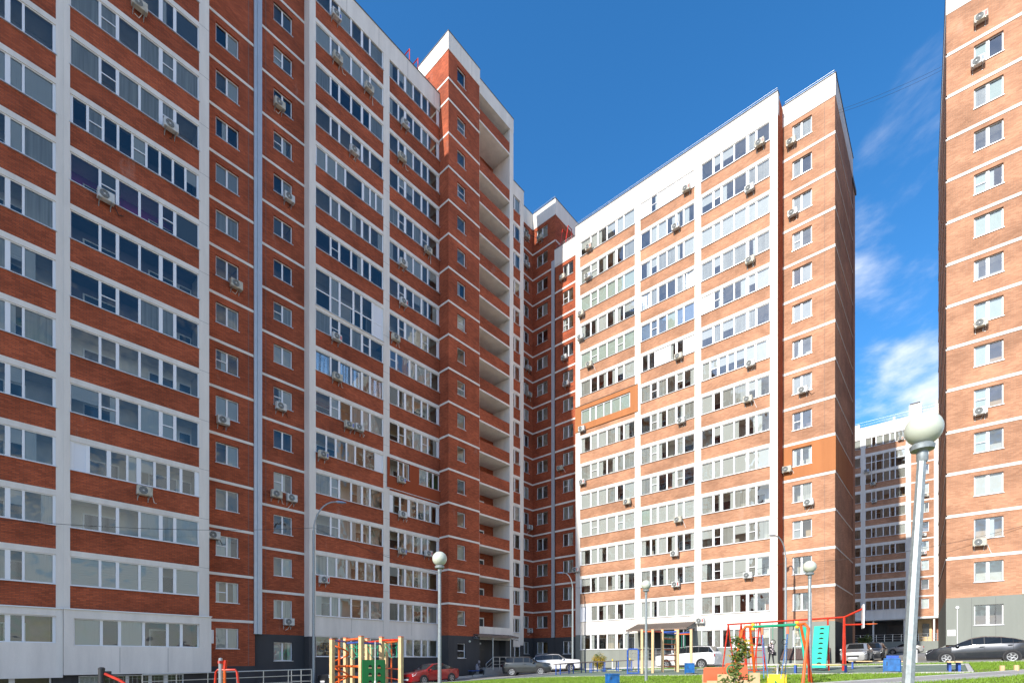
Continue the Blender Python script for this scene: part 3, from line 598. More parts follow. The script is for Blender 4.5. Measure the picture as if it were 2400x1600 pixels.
# inner corner: two brick walls
Z3 = 2.37; K3 = range(0, 17); hz = holes_for(41.5, 42.79, Z3, K3, 0.5, 1.3)
b2.wall('brick_wall', 'brick', F3, 39.53, 43.42, 2.3, 47.1, hz); b2.wall('plinth_wall', 'plinth', F3, 39.53, 43.4, -2.5, 2.3, [h for h in hz if h[2] < 2.3], n0=-0.012); bands(b2, F3, 39.54, 43.38, Z3, range(1, 17))
flat_windows(b2, F3, 41.5, 42.79, Z3, K3, 0.5, 1.3, [(0.06, 0.6), (0.7, 1.23)], seed=51)
hz = holes_for(-34.38, -32.90, Z3, K3, 0.5, 1.3)
b2.wall('brick_wall', 'brick', F4, -34.97, -31.85, 2.3, 47.1, hz); b2.wall('plinth_wall', 'plinth', F4, -34.95, -31.9, -2.5, 2.3, [h for h in hz if h[2] < 2.3], n0=-0.012); bands(b2, F4, -34.92, -31.88, Z3, range(1, 17))
flat_windows(b2, F4, -34.38, -32.90, Z3, K3, 0.5, 1.3, [(0.06, 0.68), (0.80, 1.42)], seed=53)
b2.box('parapet', 'stucco', F3, 39.56, 43.4, -0.02, 0.3, 47.1, 48.72); b2.box('parapet', 'stucco', F4, -34.93, -31.84, -0.02, 0.3, 47.1, 48.72)
Fs = Fr('Y', 31.85)
b2.wall('brick_wall', 'brick', Fs, 43.4, 56, 40.0, 47.1); b2.box('parapet', 'stucco', Fs, 43.45, 56, -0.02, 0.3, 47.102, 48.718); bands(b2, Fs, 43.41, 56, Z3, (15, 16))
b2.box('parapet_cap', 'roof_dark', Fs, 43.34, 56, -0.05, 0.35, 48.72, 48.78); b2.box('parapet_cap', 'roof_dark', F4, -34.9, -32.0, -0.06, 0.3, 48.722, 48.78); b2.box('parapet_cap', 'roof_dark', F3, 39.6, 43.3, -0.05, 0.35, 48.72, 48.78)
b2.box('roof', 'roof_dark', F3, 39.6, 56, 0.4, 12, 48.0, 48.3); b2.box('core_wall', 'brick', F2, 13.6, 28.2, 2.6, 14, -3, roof2 - 0.2); b2.box('core_wall', 'brick', F3, 37.2, 43.0, 1.6, 12, -2.4, 46.9)
b2.box('joint_cover', 'joint_metal', F4, -32.33, -31.93, -0.09, 0.3, 2.3, 42.2)

# ================================================================== block 3: sunlit, across the yard
b3 = Bld('sunlit brick apartment block with blinding white loggia piers, standing across the yard', (48, 20, -0.6))
b3.glass = 'glass_coated'
F5 = Fr('X', 43.4); FM = Fr('X', 42.65); FR5 = Fr('X', 44.17); FMs = Fr('Y', 6.73); FCs = Fr('Y', 10.25)
ZM = 2.41 + 0.28; roof3 = 43.4
hz = holes_for(-30.91, -29.59, Z3, range(0, 15), 0.5, 1.32)
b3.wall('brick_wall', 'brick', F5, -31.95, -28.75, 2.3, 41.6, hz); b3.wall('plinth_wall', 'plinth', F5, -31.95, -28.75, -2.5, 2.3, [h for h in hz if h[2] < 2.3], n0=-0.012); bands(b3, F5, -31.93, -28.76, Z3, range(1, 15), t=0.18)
flat_windows(b3, F5, -30.91, -29.59, Z3, range(0, 15), 0.5, 1.32, [(0.06, 0.6), (0.72, 1.26)], seed=61, codes='cccktty')
b3.box('parapet', 'stucco', F5, -31.96, -28.74, -0.03, 0.3, 41.6, 43.28)
b3.box('pier', 'stucco', FM, -28.79, -28.26, 0, 0.8, 2.42, 41.9); b3.box('pier', 'stucco', FM, -22.24, -21.69, 0, 0.5, 2.42, 41.9); b3.box('pier', 'stucco', FM, -16.68, -16.13, 0, 0.5, 2.42, 41.9); b3.box('pier', 'stucco', FM, -10.79, -10.25, 0, 1.55, 2.42, 41.9)
for (a, c) in ((-28.8, -28.25), (-22.25, -21.68), (-16.69, -16.12), (-10.8, -10.245)): b3.box('plinth_pier', 'plinth_pale', FM, a, c, 0.002, 1.55 if a > -11 else 0.5, -2.4, 2.42)
pA = [(0.13, 1.15), (1.30, 1.96), (2.15, 3.0), (3.12, 3.97), (4.2, 4.79), (4.92, 5.95)]
pB = [(0.09, 0.92), (1.09, 1.58), (1.78, 2.46), (2.58, 3.28), (3.47, 3.97), (4.12, 4.94)]
pC = [(0.07, 0.92), (1.09, 1.58), (1.78, 2.61), (2.72, 3.57), (3.8, 4.27), (4.41, 5.27)]
def orange_A(k, top, bot, zl):
    b3.wall('cladding', 'orange_panel', FM, -28.8, -21.95, bot - 0.62, zl + 0.12, [(-28.1, -22.7, bot + 0.02, top - 0.02)], 0.12, n0=-0.07)
    b3.box('ledge', 'metal_dark', FM, -28.8, -21.95, -0.1, 0.0, zl + 0.12, zl + 0.16)
    b3.box('side_wall', 'orange_panel', FM, -21.96, -21.93, -0.066, 0.01, bot - 0.62, zl + 0.12); b3.box('brick_panel', 'brick_sunlit', FM, -28.26, -22.24, 0.015, 0.26, zl - FL, bot - 0.001)
    window(b3, FM, -28.1, bot + 0.02, 5.4, 1.36, [(0.06, 0.95), (1.1, 1.6), (1.75, 2.5), (2.6, 3.3), (3.45, 4.3), (4.4, 5.3)], 'gggggg', 0.02, 'room_white', 'loggia')
def entrance_M(k, top, bot, zl):
    b3.box('lintel', 'stucco', FM, -21.69, -16.68, 0.0, 0.3, zl - 0.28, zl + 0.002)
    b3.box('entrance_wall', 'plinth', FM, -21.69, -16.68, 0.5, 0.6, -1.2, zl - 0.28)
    b3.box('entrance_pillar', 'plinth_pale', FM, -21.69, -20.9, 0.01, 0.5, -1.2, zl - 0.28); b3.box('entrance_pillar', 'plinth_pale', FM, -17.1, -16.68, 0.01, 0.5, -1.2, zl - 0.28)
    b3.put('entrance_door', 'md', lambda: (lambda m: (m.box(0, 1.1, 0, 0.06, 0, 2.1, 0), m.box(0.12, 0.98, -0.01, 0.02, 0.15, 1.95, 1), m)[2])(MB()), ['pvc', 'window_dark'], FM, -19.9, 0.42, -0.1)
    b3.box('entrance_window', 'window_dark', FM, -18.6, -17.4, 0.46, 0.52, 0.6, 2.0)
def rowsM(lst): return {14 - i: v for i, v in enumerate(lst)}
loggias(b3, FM, -28.26, -22.24, ZM, range(0, 15), pA, rowsM([dict(code='ccccww', room='room_beige'), dict(code='cccccc', room='room_tan'), dict(code='gggggg'), dict(code='cccccc', room='room_grey'), dict(code='gggggg'), dict(code='cccccc', room='room_brick'), dict(custom=orange_A),
    dict(code='cccccc', room='room_white'), dict(code='cccccc', room='room_white'), dict(code='wwwccw'), dict(code='wwwwww', mid=(1, 4)), dict(code='kwkwss'), dict(code='ckckkc', room='room_white'), dict(code='pccccc', room='room_grey'), dict(code='ckccck', room='room_tan')]), lint=0.28, wh=1.46, white_below=(1,), seed=71, skip_panel=(0,), bm='brick_sunlit', live=0.78)
loggias(b3, FM, -21.69, -16.68, ZM, range(0, 15), pB, rowsM([dict(code='pcpppp'), dict(code='cccckc', room='room_grey'), dict(code='cccccc', room='room_grey'), dict(code='fccccf', room='room_grey'), dict(code='bbbgbb'), dict(code='ccppccp', panes=[(0.2, 0.7), (0.85, 1.35), (1.45, 2.2), (2.2, 2.85), (2.9, 3.3), (3.5, 3.98), (4.1, 4.94)]), dict(code='cccccc', room='room_white'),
    dict(code='cckckc', room='room_beige'), dict(code='cccccc', room='room_white'), dict(code='cccccc', room='room_brick'), dict(code='gwwwcw'), dict(code='kkwkck'), dict(code='cckccc'), dict(code='wcwwww'), dict(custom=entrance_M)]), lint=0.28, wh=1.46, white_below=(1,), seed=73, skip_panel=(0,), bm='brick_sunlit', live=0.78)
loggias(b3, FM, -16.13, -10.79, ZM, range(0, 15), pC, rowsM([dict(code='cccccc', room='room_grey'), dict(code='cccccc', room='room_grey'), dict(code='wwwwww'), dict(code='cccccc', room='room_grey'), dict(code='pccccc', room='room_grey'), dict(code='cccccc', room='room_grey'), dict(code='whhhhww', panes=[(0.12, 0.68), (0.82, 1.3), (1.5, 2.05), (2.2, 2.7), (2.84, 3.45), (3.64, 4.2), (4.36, 5.1)]), dict(code='cccccc', room='room_white'),
    dict(code='cccccc', room='room_white'), dict(code='wwwwww'), dict(code='cccccc', room='room_white'), dict(code='cccccc', room='room_white'), dict(code='kcwwcc', room='room_white'), dict(code='cccckc', room='room_brick'), dict(code='kckckc', room='room_white')]), lint=0.28, wh=1.46, white_below=(1,), seed=79, skip_panel=(0,), bm='brick_sunlit', live=0.78)
[b3.box('plinth_wall', 'plinth_pale', FM, a, c, -0.008, 0.3, -2.4, ZM - 0.28 - 1.46 - 0.002) for a, c in ((-28.26, -21.6), (-16.8, -10.79))]
b3.box('porch_floor', 'concrete', FM, -21.6, -16.8, -2.0, 0.5, -1.4, -0.1)
for (a, c) in ((-28.26, -22.24), (-21.69, -16.68), (-16.13, -10.79)):  # white strip between the ground floor windows and the loggias is the parapet panel
    pass
b3.box('parapet', 'stucco', FM, -28.79, -10.24, -0.004, 0.4, 41.9, roof3 + 0.1); [b3.box('parapet', 'stucco', FM, a, c, 0.0, 0.35, ZM + FL * 14, 41.9) for a, c in ((-28.26, -22.24), (-21.69, -16.68), (-16.13, -10.79))]
# right-hand flat strip and the shaded end wall
ZR5 = 2.83; hz = holes_for(-9.57, -8.24, ZR5, range(0, 15), 0.5, 1.36)
b3.wall('brick_wall', 'brick_sunlit', FR5, -10.40, -6.73, 2.85, 41.85, hz); b3.wall('plinth_wall', 'plinth_pale', FR5, -10.4, -6.72, -2.0, 2.85, [h for h in hz if h[2] < 2.8], n0=-0.012)
bands(b3, FR5, -10.38, -6.70, ZR5, range(1, 14), t=0.2); b3.box('expansion_seam', 'grime', FR5, -7.40, -7.385, -0.003, 0.05, 2.9, 41.8)
b3.box('parapet', 'stucco', FR5, -10.36, -6.69, -0.035, 0.35, 41.85, 43.5)
flat_windows(b3, FR5, -9.57, -8.24, ZR5, range(0, 15), 0.5, 1.36, [(0.09, 0.56), (0.68, 1.26)], seed=83, codes='cccttky')
b3.box('cladding', 'orange_panel', FR5, -10.42, -9.57, -0.05, 0.1, ZR5 + FL * 4 + 0.02, ZR5 + FL * 5 - 0.22)
b3.box('cladding', 'orange_panel', FR5, -8.24, -6.675, -0.05, 0.1, ZR5 + FL * 4 + 0.02, ZR5 + FL * 5 - 0.22); b3.box('cladding', 'orange_panel', FR5, -9.57, -8.24, -0.05, 0.0, ZR5 + FL * 4 + 0.02, ZR5 + FL * 5 - 0.5 - 1.38); b3.box('cladding', 'orange_panel', FR5, -9.57, -8.24, -0.05, 0.0, ZR5 + FL * 5 - 0.49, ZR5 + FL * 5 - 0.22)
b3.wall('brick_wall', 'brick_sunlit', FMs, 44.17, 52.7, 2.85, 41.85); b3.wall('plinth_wall', 'plinth', FMs, 44.15, 52.7, -1.5, 2.85, n0=-0.012); bands(b3, FMs, 44.12, 52.72, ZR5, range(1, 14), t=0.1)
b3.box('parapet', 'stucco', FMs, 44.14, 52.72, -0.03, 0.35, 41.852, 43.498); b3.box('cladding', 'orange_panel', FMs, 44.24, 52.75, -0.05, 0.1, ZR5 + FL * 4 + 0.02, ZR5 + FL * 5 - 0.2)
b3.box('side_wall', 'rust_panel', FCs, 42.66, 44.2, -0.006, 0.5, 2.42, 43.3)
b3.box('parapet_cap', 'roof_dark', FM, -28.83, -10.2, -0.05, 0.45, roof3 + 0.1, roof3 + 0.14); b3.box('parapet_cap', 'roof_dark', FR5, -10.2, -6.64, -0.08, 0.4, 43.5, 43.54); b3.box('parapet_cap', 'roof_dark', FMs, 44.5, 52.75, -0.08, 0.4, 43.502, 43.545); b3.box('parapet_cap', 'roof_dark', F5, -31.98, -28.85, -0.06, 0.35, 43.28, 43.32)
b3.box('roof', 'roof_dark', FM, -31.8, -6.8, 1.9, 13, 42.4, 42.8); b3.box('core_wall', 'brick_sunlit', FM, -31.8, -6.9, 3.4, 12.9, -1.5, 42.4)
b3.box('back_wall', 'brick_sunlit', FMs, 52.4, 52.69, 0.0, 25, -1.5, 43.4)
b3.box('unseen_wing', 'brick_sunlit', FMs, 55.6, 66, 1.9, 26, -1.0, 50.0); b3.box('unseen_wing_parapet', 'stucco', FMs, 55.5, 66.1, 1.8, 26.1, 50.0, 51.4)  # unseen wing, added and sized to throw shade on the distant block
def roof_rail(bld, fr, u0, u1, n, z, hh=0.34):
    mb = MB(); L = u1 - u0; k = max(2, int(L / 1.8))
    for i in range(k + 1): mb.tube([(u0 + L * i / k, 0, 0), (u0 + L * i / k, 0, hh)], 0.012, 5)
    mb.tube([(u0, 0, hh), (u1, 0, hh)], 0.014, 5); mb.tube([(u0, 0, hh * .55), (u1, 0, hh * .55)], 0.01, 5)
    link('roof_railing', mb.mesh('roof_railing', ['metal_grey']), bld.e, Vector(fr.P(0, n, z)) - bld.loc, fr.rot)
roof_rail(b3, FM, -28.7, -10.3, 0.1, roof3 + 0.14); roof_rail(b3, FR5, -10.1, -6.8, 0.1, 43.54); roof_rail(b3, F5, -31.9, -28.9, 0.1, 43.32, 0.35); roof_rail(b2, F4, -34.8, -32.0, 0.1, 48.78, 0.3)
def joints(bld, fr, u0, u1, n, z0, z1, step=2.7):
    k = int((u1 - u0) / step)
    for i in range(1, k + 1): bld.box('panel_joint', 'grime', fr, u0 + i * step - .008, u0 + i * step + .008, n - .002, n + .02, z0, z1)
joints(b3, FM, -28.79, -10.3, -0.004, 41.95, 43.45); joints(b3, FR5, -10.3, -6.7, -0.035, 41.9, 43.45, 1.3); joints(b2, F2, 16.9, 28.3, -0.004, roof2 - 1.45, roof2 - .05); joints(b2, FT, 28.4, 31.9, -0.04, 50.85, 52.25, 1.3)
joints(b3, FM, -28.0, -10.9, 0.015, 2.72, 3.72, 2.7); joints(b2, F2, 17.3, 28.2, 0.015, 1.9, 2.95, 2.7); joints(b1, F1, 4.2, 10.4, -0.16, -.68, .6, 2.1); joints(b3, FM, -28.2, -21.7, -0.008, -1.0, .9, 2.2)
for bz in (5.2, 8.0, 10.8, 13.6, 16.4, 19.2, 22, 24.8, 27.6, 30.4, 33.2, 36):
    for (bb, ff, a, c, n_) in ((b1, F1, 9.95, 10.46, 0.0), (b2, F2, 22.70, 23.26, 0.0), (b3, FM, -22.24, -21.69, 0.0), (b3, FM, -16.68, -16.13, 0.0), (b3, FM, -10.79, -10.25, 0.0)): bb.box('panel_joint', 'grime', ff, a, c, n_ - .002, n_ + .02, bz, bz + .012)
# sloped hood over the basement entry
mb = MB(); 
for i in range(13):
    y0 = i * 0.27; mb.box(y0, y0 + 0.14, 0, 0.02, 0, 0.02)
hd = MB(); hd.quad((0, 0, 0), (3.4, 0, 0), (3.4, 1.0, 0.85), (0, 1.0, 0.85)); hd.quad((0, 0, -.05), (0, 1.0, 0.8), (3.4, 1.0, 0.8), (3.4, 0, -.05))
for i in range(18):
    x0 = i * 0.19 + .05; hd.poly([(x0, 0, 0.0), (x0 + .09, 0, 0.0), (x0 + .09, 1.0, 0.85), (x0, 1.0, 0.85)]); i0 = len(hd.v) - 4
    hd.v[i0:] = [(p[0], p[1] - .02, p[2] + .03) for p in hd.v[i0:]]
link('basement_hood', hd.mesh('basement_hood', ['brown_metal']), b3.e, Vector(FR5.P(-10.38, -1.0, -0.02)) - b3.loc, FR5.rot)
hb = MB(); hb.box(0, 3.4, 0.03, 1.0, -0.8, -0.03); link('hood_wall', hb.mesh('hood_wall', ['plinth_pale']), b3.e, Vector(FR5.P(-10.38, -1.0, -0.02)) - b3.loc, FR5.rot)

# ================================================================== block 4: right edge, sunlit
b4 = Bld('tall sunlit brick apartment block with white bands and single windows, behind the parked dark car', (48, -4, 0.3))
b4.glass = 'glass_coated'
FQ = Fr('X', 0, (44.644, 0.449), -PI / 2 + R_(2.52)); FQs = Fr('X', 0, (44.644, 0.449), PI + R_(2.52))
ZQ = 6.78; KQ = range(-1, 13); hz = holes_for(1.37, 2.76, ZQ, KQ, 0.46, 1.32)
b4.wall('brick_wall', 'brick_sunlit', FQ, 0, 4.6, 4.05, 43.0, hz); b4.wall('plinth_wall', 'plinth_pale', FQ, -0.02, 4.6, 0.95, 4.05, [h for h in hz if h[2] < 4], n0=-0.012); b4.box('plinth_base', 'metal_dark', FQ, 0.15, 6, 0.25, 0.4, -0.6, 0.96)
bands(b4, FQ, -0.03, 3.6, ZQ, range(0, 13), t=0.2)
flat_windows(b4, FQ, 1.37, 2.76, ZQ, KQ, 0.46, 1.32, [(0.06, 0.58), (0.74, 1.33)], seed=91, codes='cccctkg', spec={0: dict(code='cc'), 1: dict(code='ck'), 2: dict(code='ww'), -1: dict(code='cc')})
b4.box('pier', 'stucco', FQ, 3.60, 4.2, -0.05, 0.6, 4.07, 43.0); b4.box('parapet', 'stucco', FQ, -0.02, 12, -0.02, 0.3, 43.0, 44.7); b4.box('brick_wall', 'brick_sunlit', FQ, 4.6, 12, 0.1, 0.5, 0.95, 43.0)
b4.wall('brick_wall', 'brick_sunlit', FQs, -16.2, 0.0, 4.05, 43.0); b4.wall('plinth_wall', 'plinth_pale', FQs, -16.2, 0.02, 0.95, 4.05, n0=-0.012); bands(b4, FQs, -16.2, 0.03, ZQ, range(0, 13), t=0.1); b4.box('parapet', 'stucco', FQs, -16.2, -0.05, -0.02, 0.3, 43.0, 44.7)
b4.box('parapet_cap', 'roof_dark', FQs, -16.2, 0.05, -0.05, 0.4, 44.7, 44.75); b4.box('roof', 'roof_dark', FQ, 0.3, 12, 0.3, 16, 44.0, 44.3); b4.box('core_wall', 'brick_sunlit', FQ, 0.5, 12, 1.6, 16, 0.9, 44)
joints(b4, FQ, 0.1, 3.5, -0.012, 1.0, 4.0, 1.15)
b4.box('notice', 'plate_white', FQ, 0.06, 0.46, -0.03, 0.0, 1.55, 1.95)
mb = MB(); mb.tube([(0.55, -0.03, 0.96), (0.55, -0.03, 3.35)], 0.02, 6); mb.lathe([(0.0, -0.02), (0.09, -0.02), (0.09, 0.05)], 12, 0, (0.55, -0.05, 3.42), 'y')
link('vent_pipe', mb.mesh('vent_pipe', ['pvc_panel']), b4.e, Vector(FQ.P(0, 0, 0)) - b4.loc, FQ.rot)

# ================================================================== block 5: far, seen through the gap
b5 = Bld('distant brick apartment block seen through the gap, half of its front in shadow', (100, 4, 0.6))
b5.glass = 'glass_coated'
FF = Fr('X', 95.4); ZF = 8.99; KF = range(0, 10)
def small_log(u0, u1, panes, seed):
    rg = random.Random(seed); w = round(u1 - u0, 3)
    for k in KF:
        zt = ZF + FL * k
        b5.box('lintel', 'stucco', FF, u0, u1, 0, 0.3, zt, zt + 0.42)
        tall = seed == 102 and k == 8
        window(b5, FF, u0, zt - 1.45 - (0.93 if tall else 0), w, 1.45 + (0.93 if tall else 0), panes, ''.join(rg.choice('cctttkwh') for _ in panes), 0.05, rg.choice(['room_grey', 'room_white', 'room_tan']), 'loggia', True, rail=1.35 if tall else None)
        if not tall: b5.box('brick_panel' if k else 'parapet_panel', 'brick_sunlit' if k else 'stucco', FF, u0, u1, 0.015, 0.26, zt - (2.38 if k else 2.75), zt - 1.451)
small_log(-13.6, -11.1, [(0.06, 1.2), (1.3, 2.44)], 101); small_log(-10.52, -5.54, [(0.05, 0.75), (0.85, 1.3), (1.4, 2.2), (2.3, 3.0), (3.12, 3.65), (3.78, 4.9)], 102)
for a, c in ((-11.1, -10.52), (-5.54, -4.94), (-2.32, -1.7), (-14.2, -13.6)): b5.box('pier', 'stucco', FF, a, c, -0.004, 0.5, 6.24, 34.45)
hz = holes_for(-3.76, -2.89, ZF + .35, KF, 0.5, 1.4)
b5.wall('brick_wall', 'brick_sunlit', FF, -4.94, -2.32, 6.24, 34.4, hz); bands(b5, FF, -4.94, -2.32, ZF + 0.35, KF, t=0.2); flat_windows(b5, FF, -3.76, -2.89, ZF + .35, KF, 0.5, 1.4, [(0.06, 0.81)], seed=105, codes='ckw')
b5.box('brick_wall', 'brick_sunlit', FF, -1.7, 6, 0.01, 0.5, 6.24, 34.4); b5.box('brick_wall', 'brick_sunlit', FF, -20, -14.2, 0.01, 0.5, 0, 34.4)
b5.box('parapet', 'stucco', FF, -20, 6, -0.02, 0.4, 34.4, 36.0); b5.box('core_wall', 'brick_sunlit', FF, -20, 6, 3.0, 12, 0.0, 35.8); b5.box('roof', 'roof_dark', FF, -20, 6, 0.4, 12, 35.5, 35.7)
roof_rail(b5, FF, -13.5, 5, 0.3, 36.0, 0.9)
for u, w_, h_ in ((-12.2, 0.9, 0.8), (-7.1, 0.25, 0.7), (-5.2, 1.5, 1.8), (-2.1, 1.4, 1.5)):
    b5.box('roof_vent', 'stucco', FF, u, u + w_, 0.5, 0.5 + w_, 35.9, 36.0 + h_)
b5.box('vent_hood', 'metal_dark', FF, -5.1, -3.9, 0.6, 1.7, 37.95, 38.05)
b5.box('soffit', 'stucco', FF, -14.2, 6, -0.3, 3, 5.95, 6.24); b5.box('arcade_wall', 'plinth', FF, -20, -4.2, 2.6, 2.9, 0, 5.95); b5.box('shop_wall', 'wood', FF, -4.2, -2.6, 2.0, 2.3, 2.7, 5.95); b5.box('arcade_wall', 'room_brick', FF, -2.6, 6, 2.2, 2.5, 2.7, 5.95)
b5.box('platform', 'plinth_pale', FF, -14, 6, -1.4, 2.6, 0.0, 2.62)
for u in (-13.5, -9.6, -5.8, -2.4, 1): b5.box('post', 'stucco', FF, u, u + 0.2, -0.1, 0.1, 2.62, 5.95)
for u, a in ((-11.6, 1.2), (-8, 2.4), (-3.7, 0.8)): b5.box('arcade_window', 'window_dark', FF, u, u + a, 1.9 if u > -4 else 2.5, 2.6, 3.4, 5.3)
mb = MB()
for i in range(20): mb.tube([(-14 + i, 0, 0), (-14 + i, 0, 1.05)], 0.03, 5)
for zz in (0.35, 0.7, 1.05): mb.tube([(-14, 0, zz), (5.5, 0, zz)], 0.028, 5)
link('railing', mb.mesh('railing', ['steel_rail']), b5.e, Vector(FF.P(0, -1.3, 2.62)) - b5.loc, FF.rot)

# ================================================================== air conditioners (things hung on the walls)
ORD = ['ground', 'second', 'third', 'fourth', 'fifth', 'sixth', 'seventh', 'eighth', 'ninth', 'tenth', 'eleventh', 'twelfth', 'thirteenth', 'fourteenth', 'fifteenth', 'sixteenth', 'seventeenth', 'eighteenth']
_acm = {}
def ac_mesh():
    if _acm: return _acm
    w, h, d = 0.84, 0.58, 0.30
    b = MB(); c = 0.03
    for (y, i) in ((-0.44, c), (-0.41, 0), (-0.14, 0)): pass
    P = lambda i, y: [(i, y, i), (w - i, y, i), (w - i, y, h - i), (i, y, h - i)]
    rings = [P(c, -0.44), P(0, -0.415), P(0, -0.13)]
    for A, B in zip(rings[:-1], rings[1:]):
        for k in range(4): b.quad(A[k], B[k], B[(k + 1) % 4], A[(k + 1) % 4])
    b.poly(rings[0]); b.poly(list(reversed(rings[-1])))
    b.box(w - 0.16, w + 0.02, -0.36, -0.18, 0.08, 0.42)
    _acm['body'] = b.mesh('body', ['ac_white'])
    f = MB(); cx_, cz_ = 0.33, h / 2
    f.lathe([(0.0, -0.012), (0.235, -0.012), (0.235, 0.0)], 20, 0, (cx_, -0.437, cz_), 'y')
    for r in (0.075, 0.13, 0.185, 0.24):
        f.lathe([(r, -0.013), (r + 0.009, -0.024), (r + 0.018, -0.013)], 20, 1, (cx_, -0.437, cz_), 'y', False)
    f.lathe([(0.0, -0.028), (0.05, -0.028), (0.055, -0.012)], 12, 1, (cx_, -0.437, cz_), 'y')
    _acm['fan'] = f.mesh('fan_grille', ['ac_grille', 'ac_ring'])
    k = MB(); k.box(0, 0.035, -0.46, 0.0, -0.045, -0.005); k.box(0, 0.035, -0.04, 0.02, -0.32, -0.04); k.tube([(0.017, -0.40, -0.03), (0.017, -0.01, -0.28)], 0.014, 5)
    _acm['bracket'] = k.mesh('bracket', ['metal_grey'])
    for nm, mt in (('red', 'ac_red'), ('blue', 'ac_blue')):
        q = MB(); q.box(0.66, 0.77, -0.443, -0.425, 0.12, 0.44); _acm[nm] = q.mesh('badge', [mt])
    return _acm
AC = {
 'S2': (F1, 1, [(7.15, 34.09), (8.56, 28.89), (5.76, 23.17), (7.36, 8.85)], 'wide loggia row of the leftmost block', -0.7, 0),
 'W1': (F1w, 1, [(12.31, 22.96), (11.57, 14.37), (11.04, 7.39)], 'flat brick strip left of the metal joint', -0.4, 0),
 'W2': (F2w, 1, [(15.05, 36.43), (15.69, 30.71), (15.14, 16.62), (14.85, 10.82), (15.87, 10.77), (15.66, 2.51)], 'flat brick strip right of the metal joint', -1.2, 0),
 'S3a': (F2, 1, [(18.7, 45.17), (18.8, 42.25), (21.34, 42.3), (20.11, 36.71), (18.73, 22.59), (18.77, 19.83), (19.69, 16.77), (20.5, 16.86), (17.72, 14.07), (17.78, 5.48)], 'shaded loggias between two white piers', -1.2, 0),
 'S3b': (F2, 1, [(24.63, 42.24), (24.33, 39.4), (26.92, 33.68), (24.42, 31.14), (24.46, 28.09), (23.71, 24.95), (24.25, 14.06), (24.38, 11.38), (24.33, 8.52), (26.96, 8.72)], 'shaded loggias beside the stair tower', -1.2, 0),
 'W3': (F3, 1, [(42.2, 45.53), (42.2, 42.51), (42.5, 31.47), (42.55, 28.66), (42.7, 14.3), (42.7, 3.13)], 'brick wall left of the inner corner', -0.5, 0),
 'W4': (F4, -1, [(33.7, 45.47)], 'brick wall right of the inner corner', -0.5, 0),
 'W5': (F5, -1, [(30.72, 39.75), (30.49, 31.31), (30.27, 28.51), (31.05, 19.98)], 'brick strip where sunlight meets the shaded corner', -0.5, 0),
 'A': (FM, -1, [(27.05, 40.43), (27.15, 37.65), (27.96, 34.32), (28.02, 32.0), (27.0, 28.92), (27.86, 22.88), (27.81, 17.58), (22.88, 14.62), (28.55, 8.98)], 'sunlit loggias with the orange clad flat', -0.4, 0),
 'B': (FM, -1, [(17.26, 40.21), (18.19, 37.48), (17.95, 26.15), (17.72, 20.53), (17.99, 12.08), (18.31, 9.21), (18.19, 6.51)], 'sunlit loggias above the porch', -0.4, 0),
 'C': (FM, -1, [(11.43, 40.2), (12.17, 37.11), (12.14, 31.44), (12.1, 23.27), (12.3, 20.55), (12.3, 6.66), (16.07, 3.26)], 'sunlit loggias right of the porch', -0.4, 0),
 'MR': (FR5, -1, [(9.57, 40.19), (9.45, 34.61), (8.76, 20.64), (9.87, 14.85), (8.37, 11.95)], 'sunlit brick strip beside the shaded end wall', 0, 0),
 'R': (FQ, 1, [(1.72, 41.34), (1.58, 38.59), (1.72, 21.65), (1.7, 15.99), (1.66, 7.56)], 'sunlit block behind the dark hatchback', 1.0, 0),
 'F': (FF, -1, [(6.09, 32.95), (10.3, 29.13), (9.45, 26.99), (9.31, 24.27), (3.18, 23.9), (3.44, 18.21), (3.44, 15.54)], 'distant block in the gap', 3.4, 0),
}
seen = {}
for cn, (fr, sg, lst, phrase, zg, _) in AC.items():
    M_ = ac_mesh()
    for i, (u, z) in enumerate(lst):
        fl = max(0, int((z - zg) / FL)); word = ORD[min(fl, len(ORD) - 1)]
        lab = 'white air conditioner, %s floor, %s' % (word, phrase)
        if (cn, fl) in seen:
            lab = 'second ' + lab
        seen[(cn, fl)] = 1
        uu = u * sg - 0.42
        n0 = -0.0
        o = thing('air_conditioner', lab, 'air conditioner', fr.P(uu + .04, n0, z - 0.26), fr.rot, 'air conditioners on the facades'); o.scale = (.80, .9, .80)
        link('body', M_['body'], o); link('fan_grille', M_['fan'], o)
        link('bracket', M_['bracket'], o, (0.1, 0.02, 0)); link('bracket', M_['bracket'], o, (0.68, 0.02, 0))
        rg = random.Random(i * 7 + len(cn)); q = rg.random()
        o.rotation_euler.x = rg.uniform(-.03, .03); o.rotation_euler.y = rg.uniform(-.025, .025)
        if rg.random() < .35: slot(o.children[0], 0, 'ac_aged')
        if q < 0.14: link('badge', M_['red'], o)
        elif q < 0.3: link('badge', M_['blue'], o)
        if q > 0.35:
            hz_ = MB(); dx = rg.choice((-1, 1)) * rg.uniform(0.05, 0.5); s0 = 0.84 if dx > 0 else 0.5
            pts = [(s0, -0.2, 0.2), (s0 + 0.1, -0.08, 0.02), (s0 + 0.1 + dx * .4, -0.02, -0.28), (s0 + 0.1 + dx, 0.0, -0.45 + rg.uniform(-.2, .5))]
            hz_.tube(pts, 0.022, 5); link('hose', hz_.mesh('hose', ['hose_white' if q > 0.5 else 'cable_dark']), o)

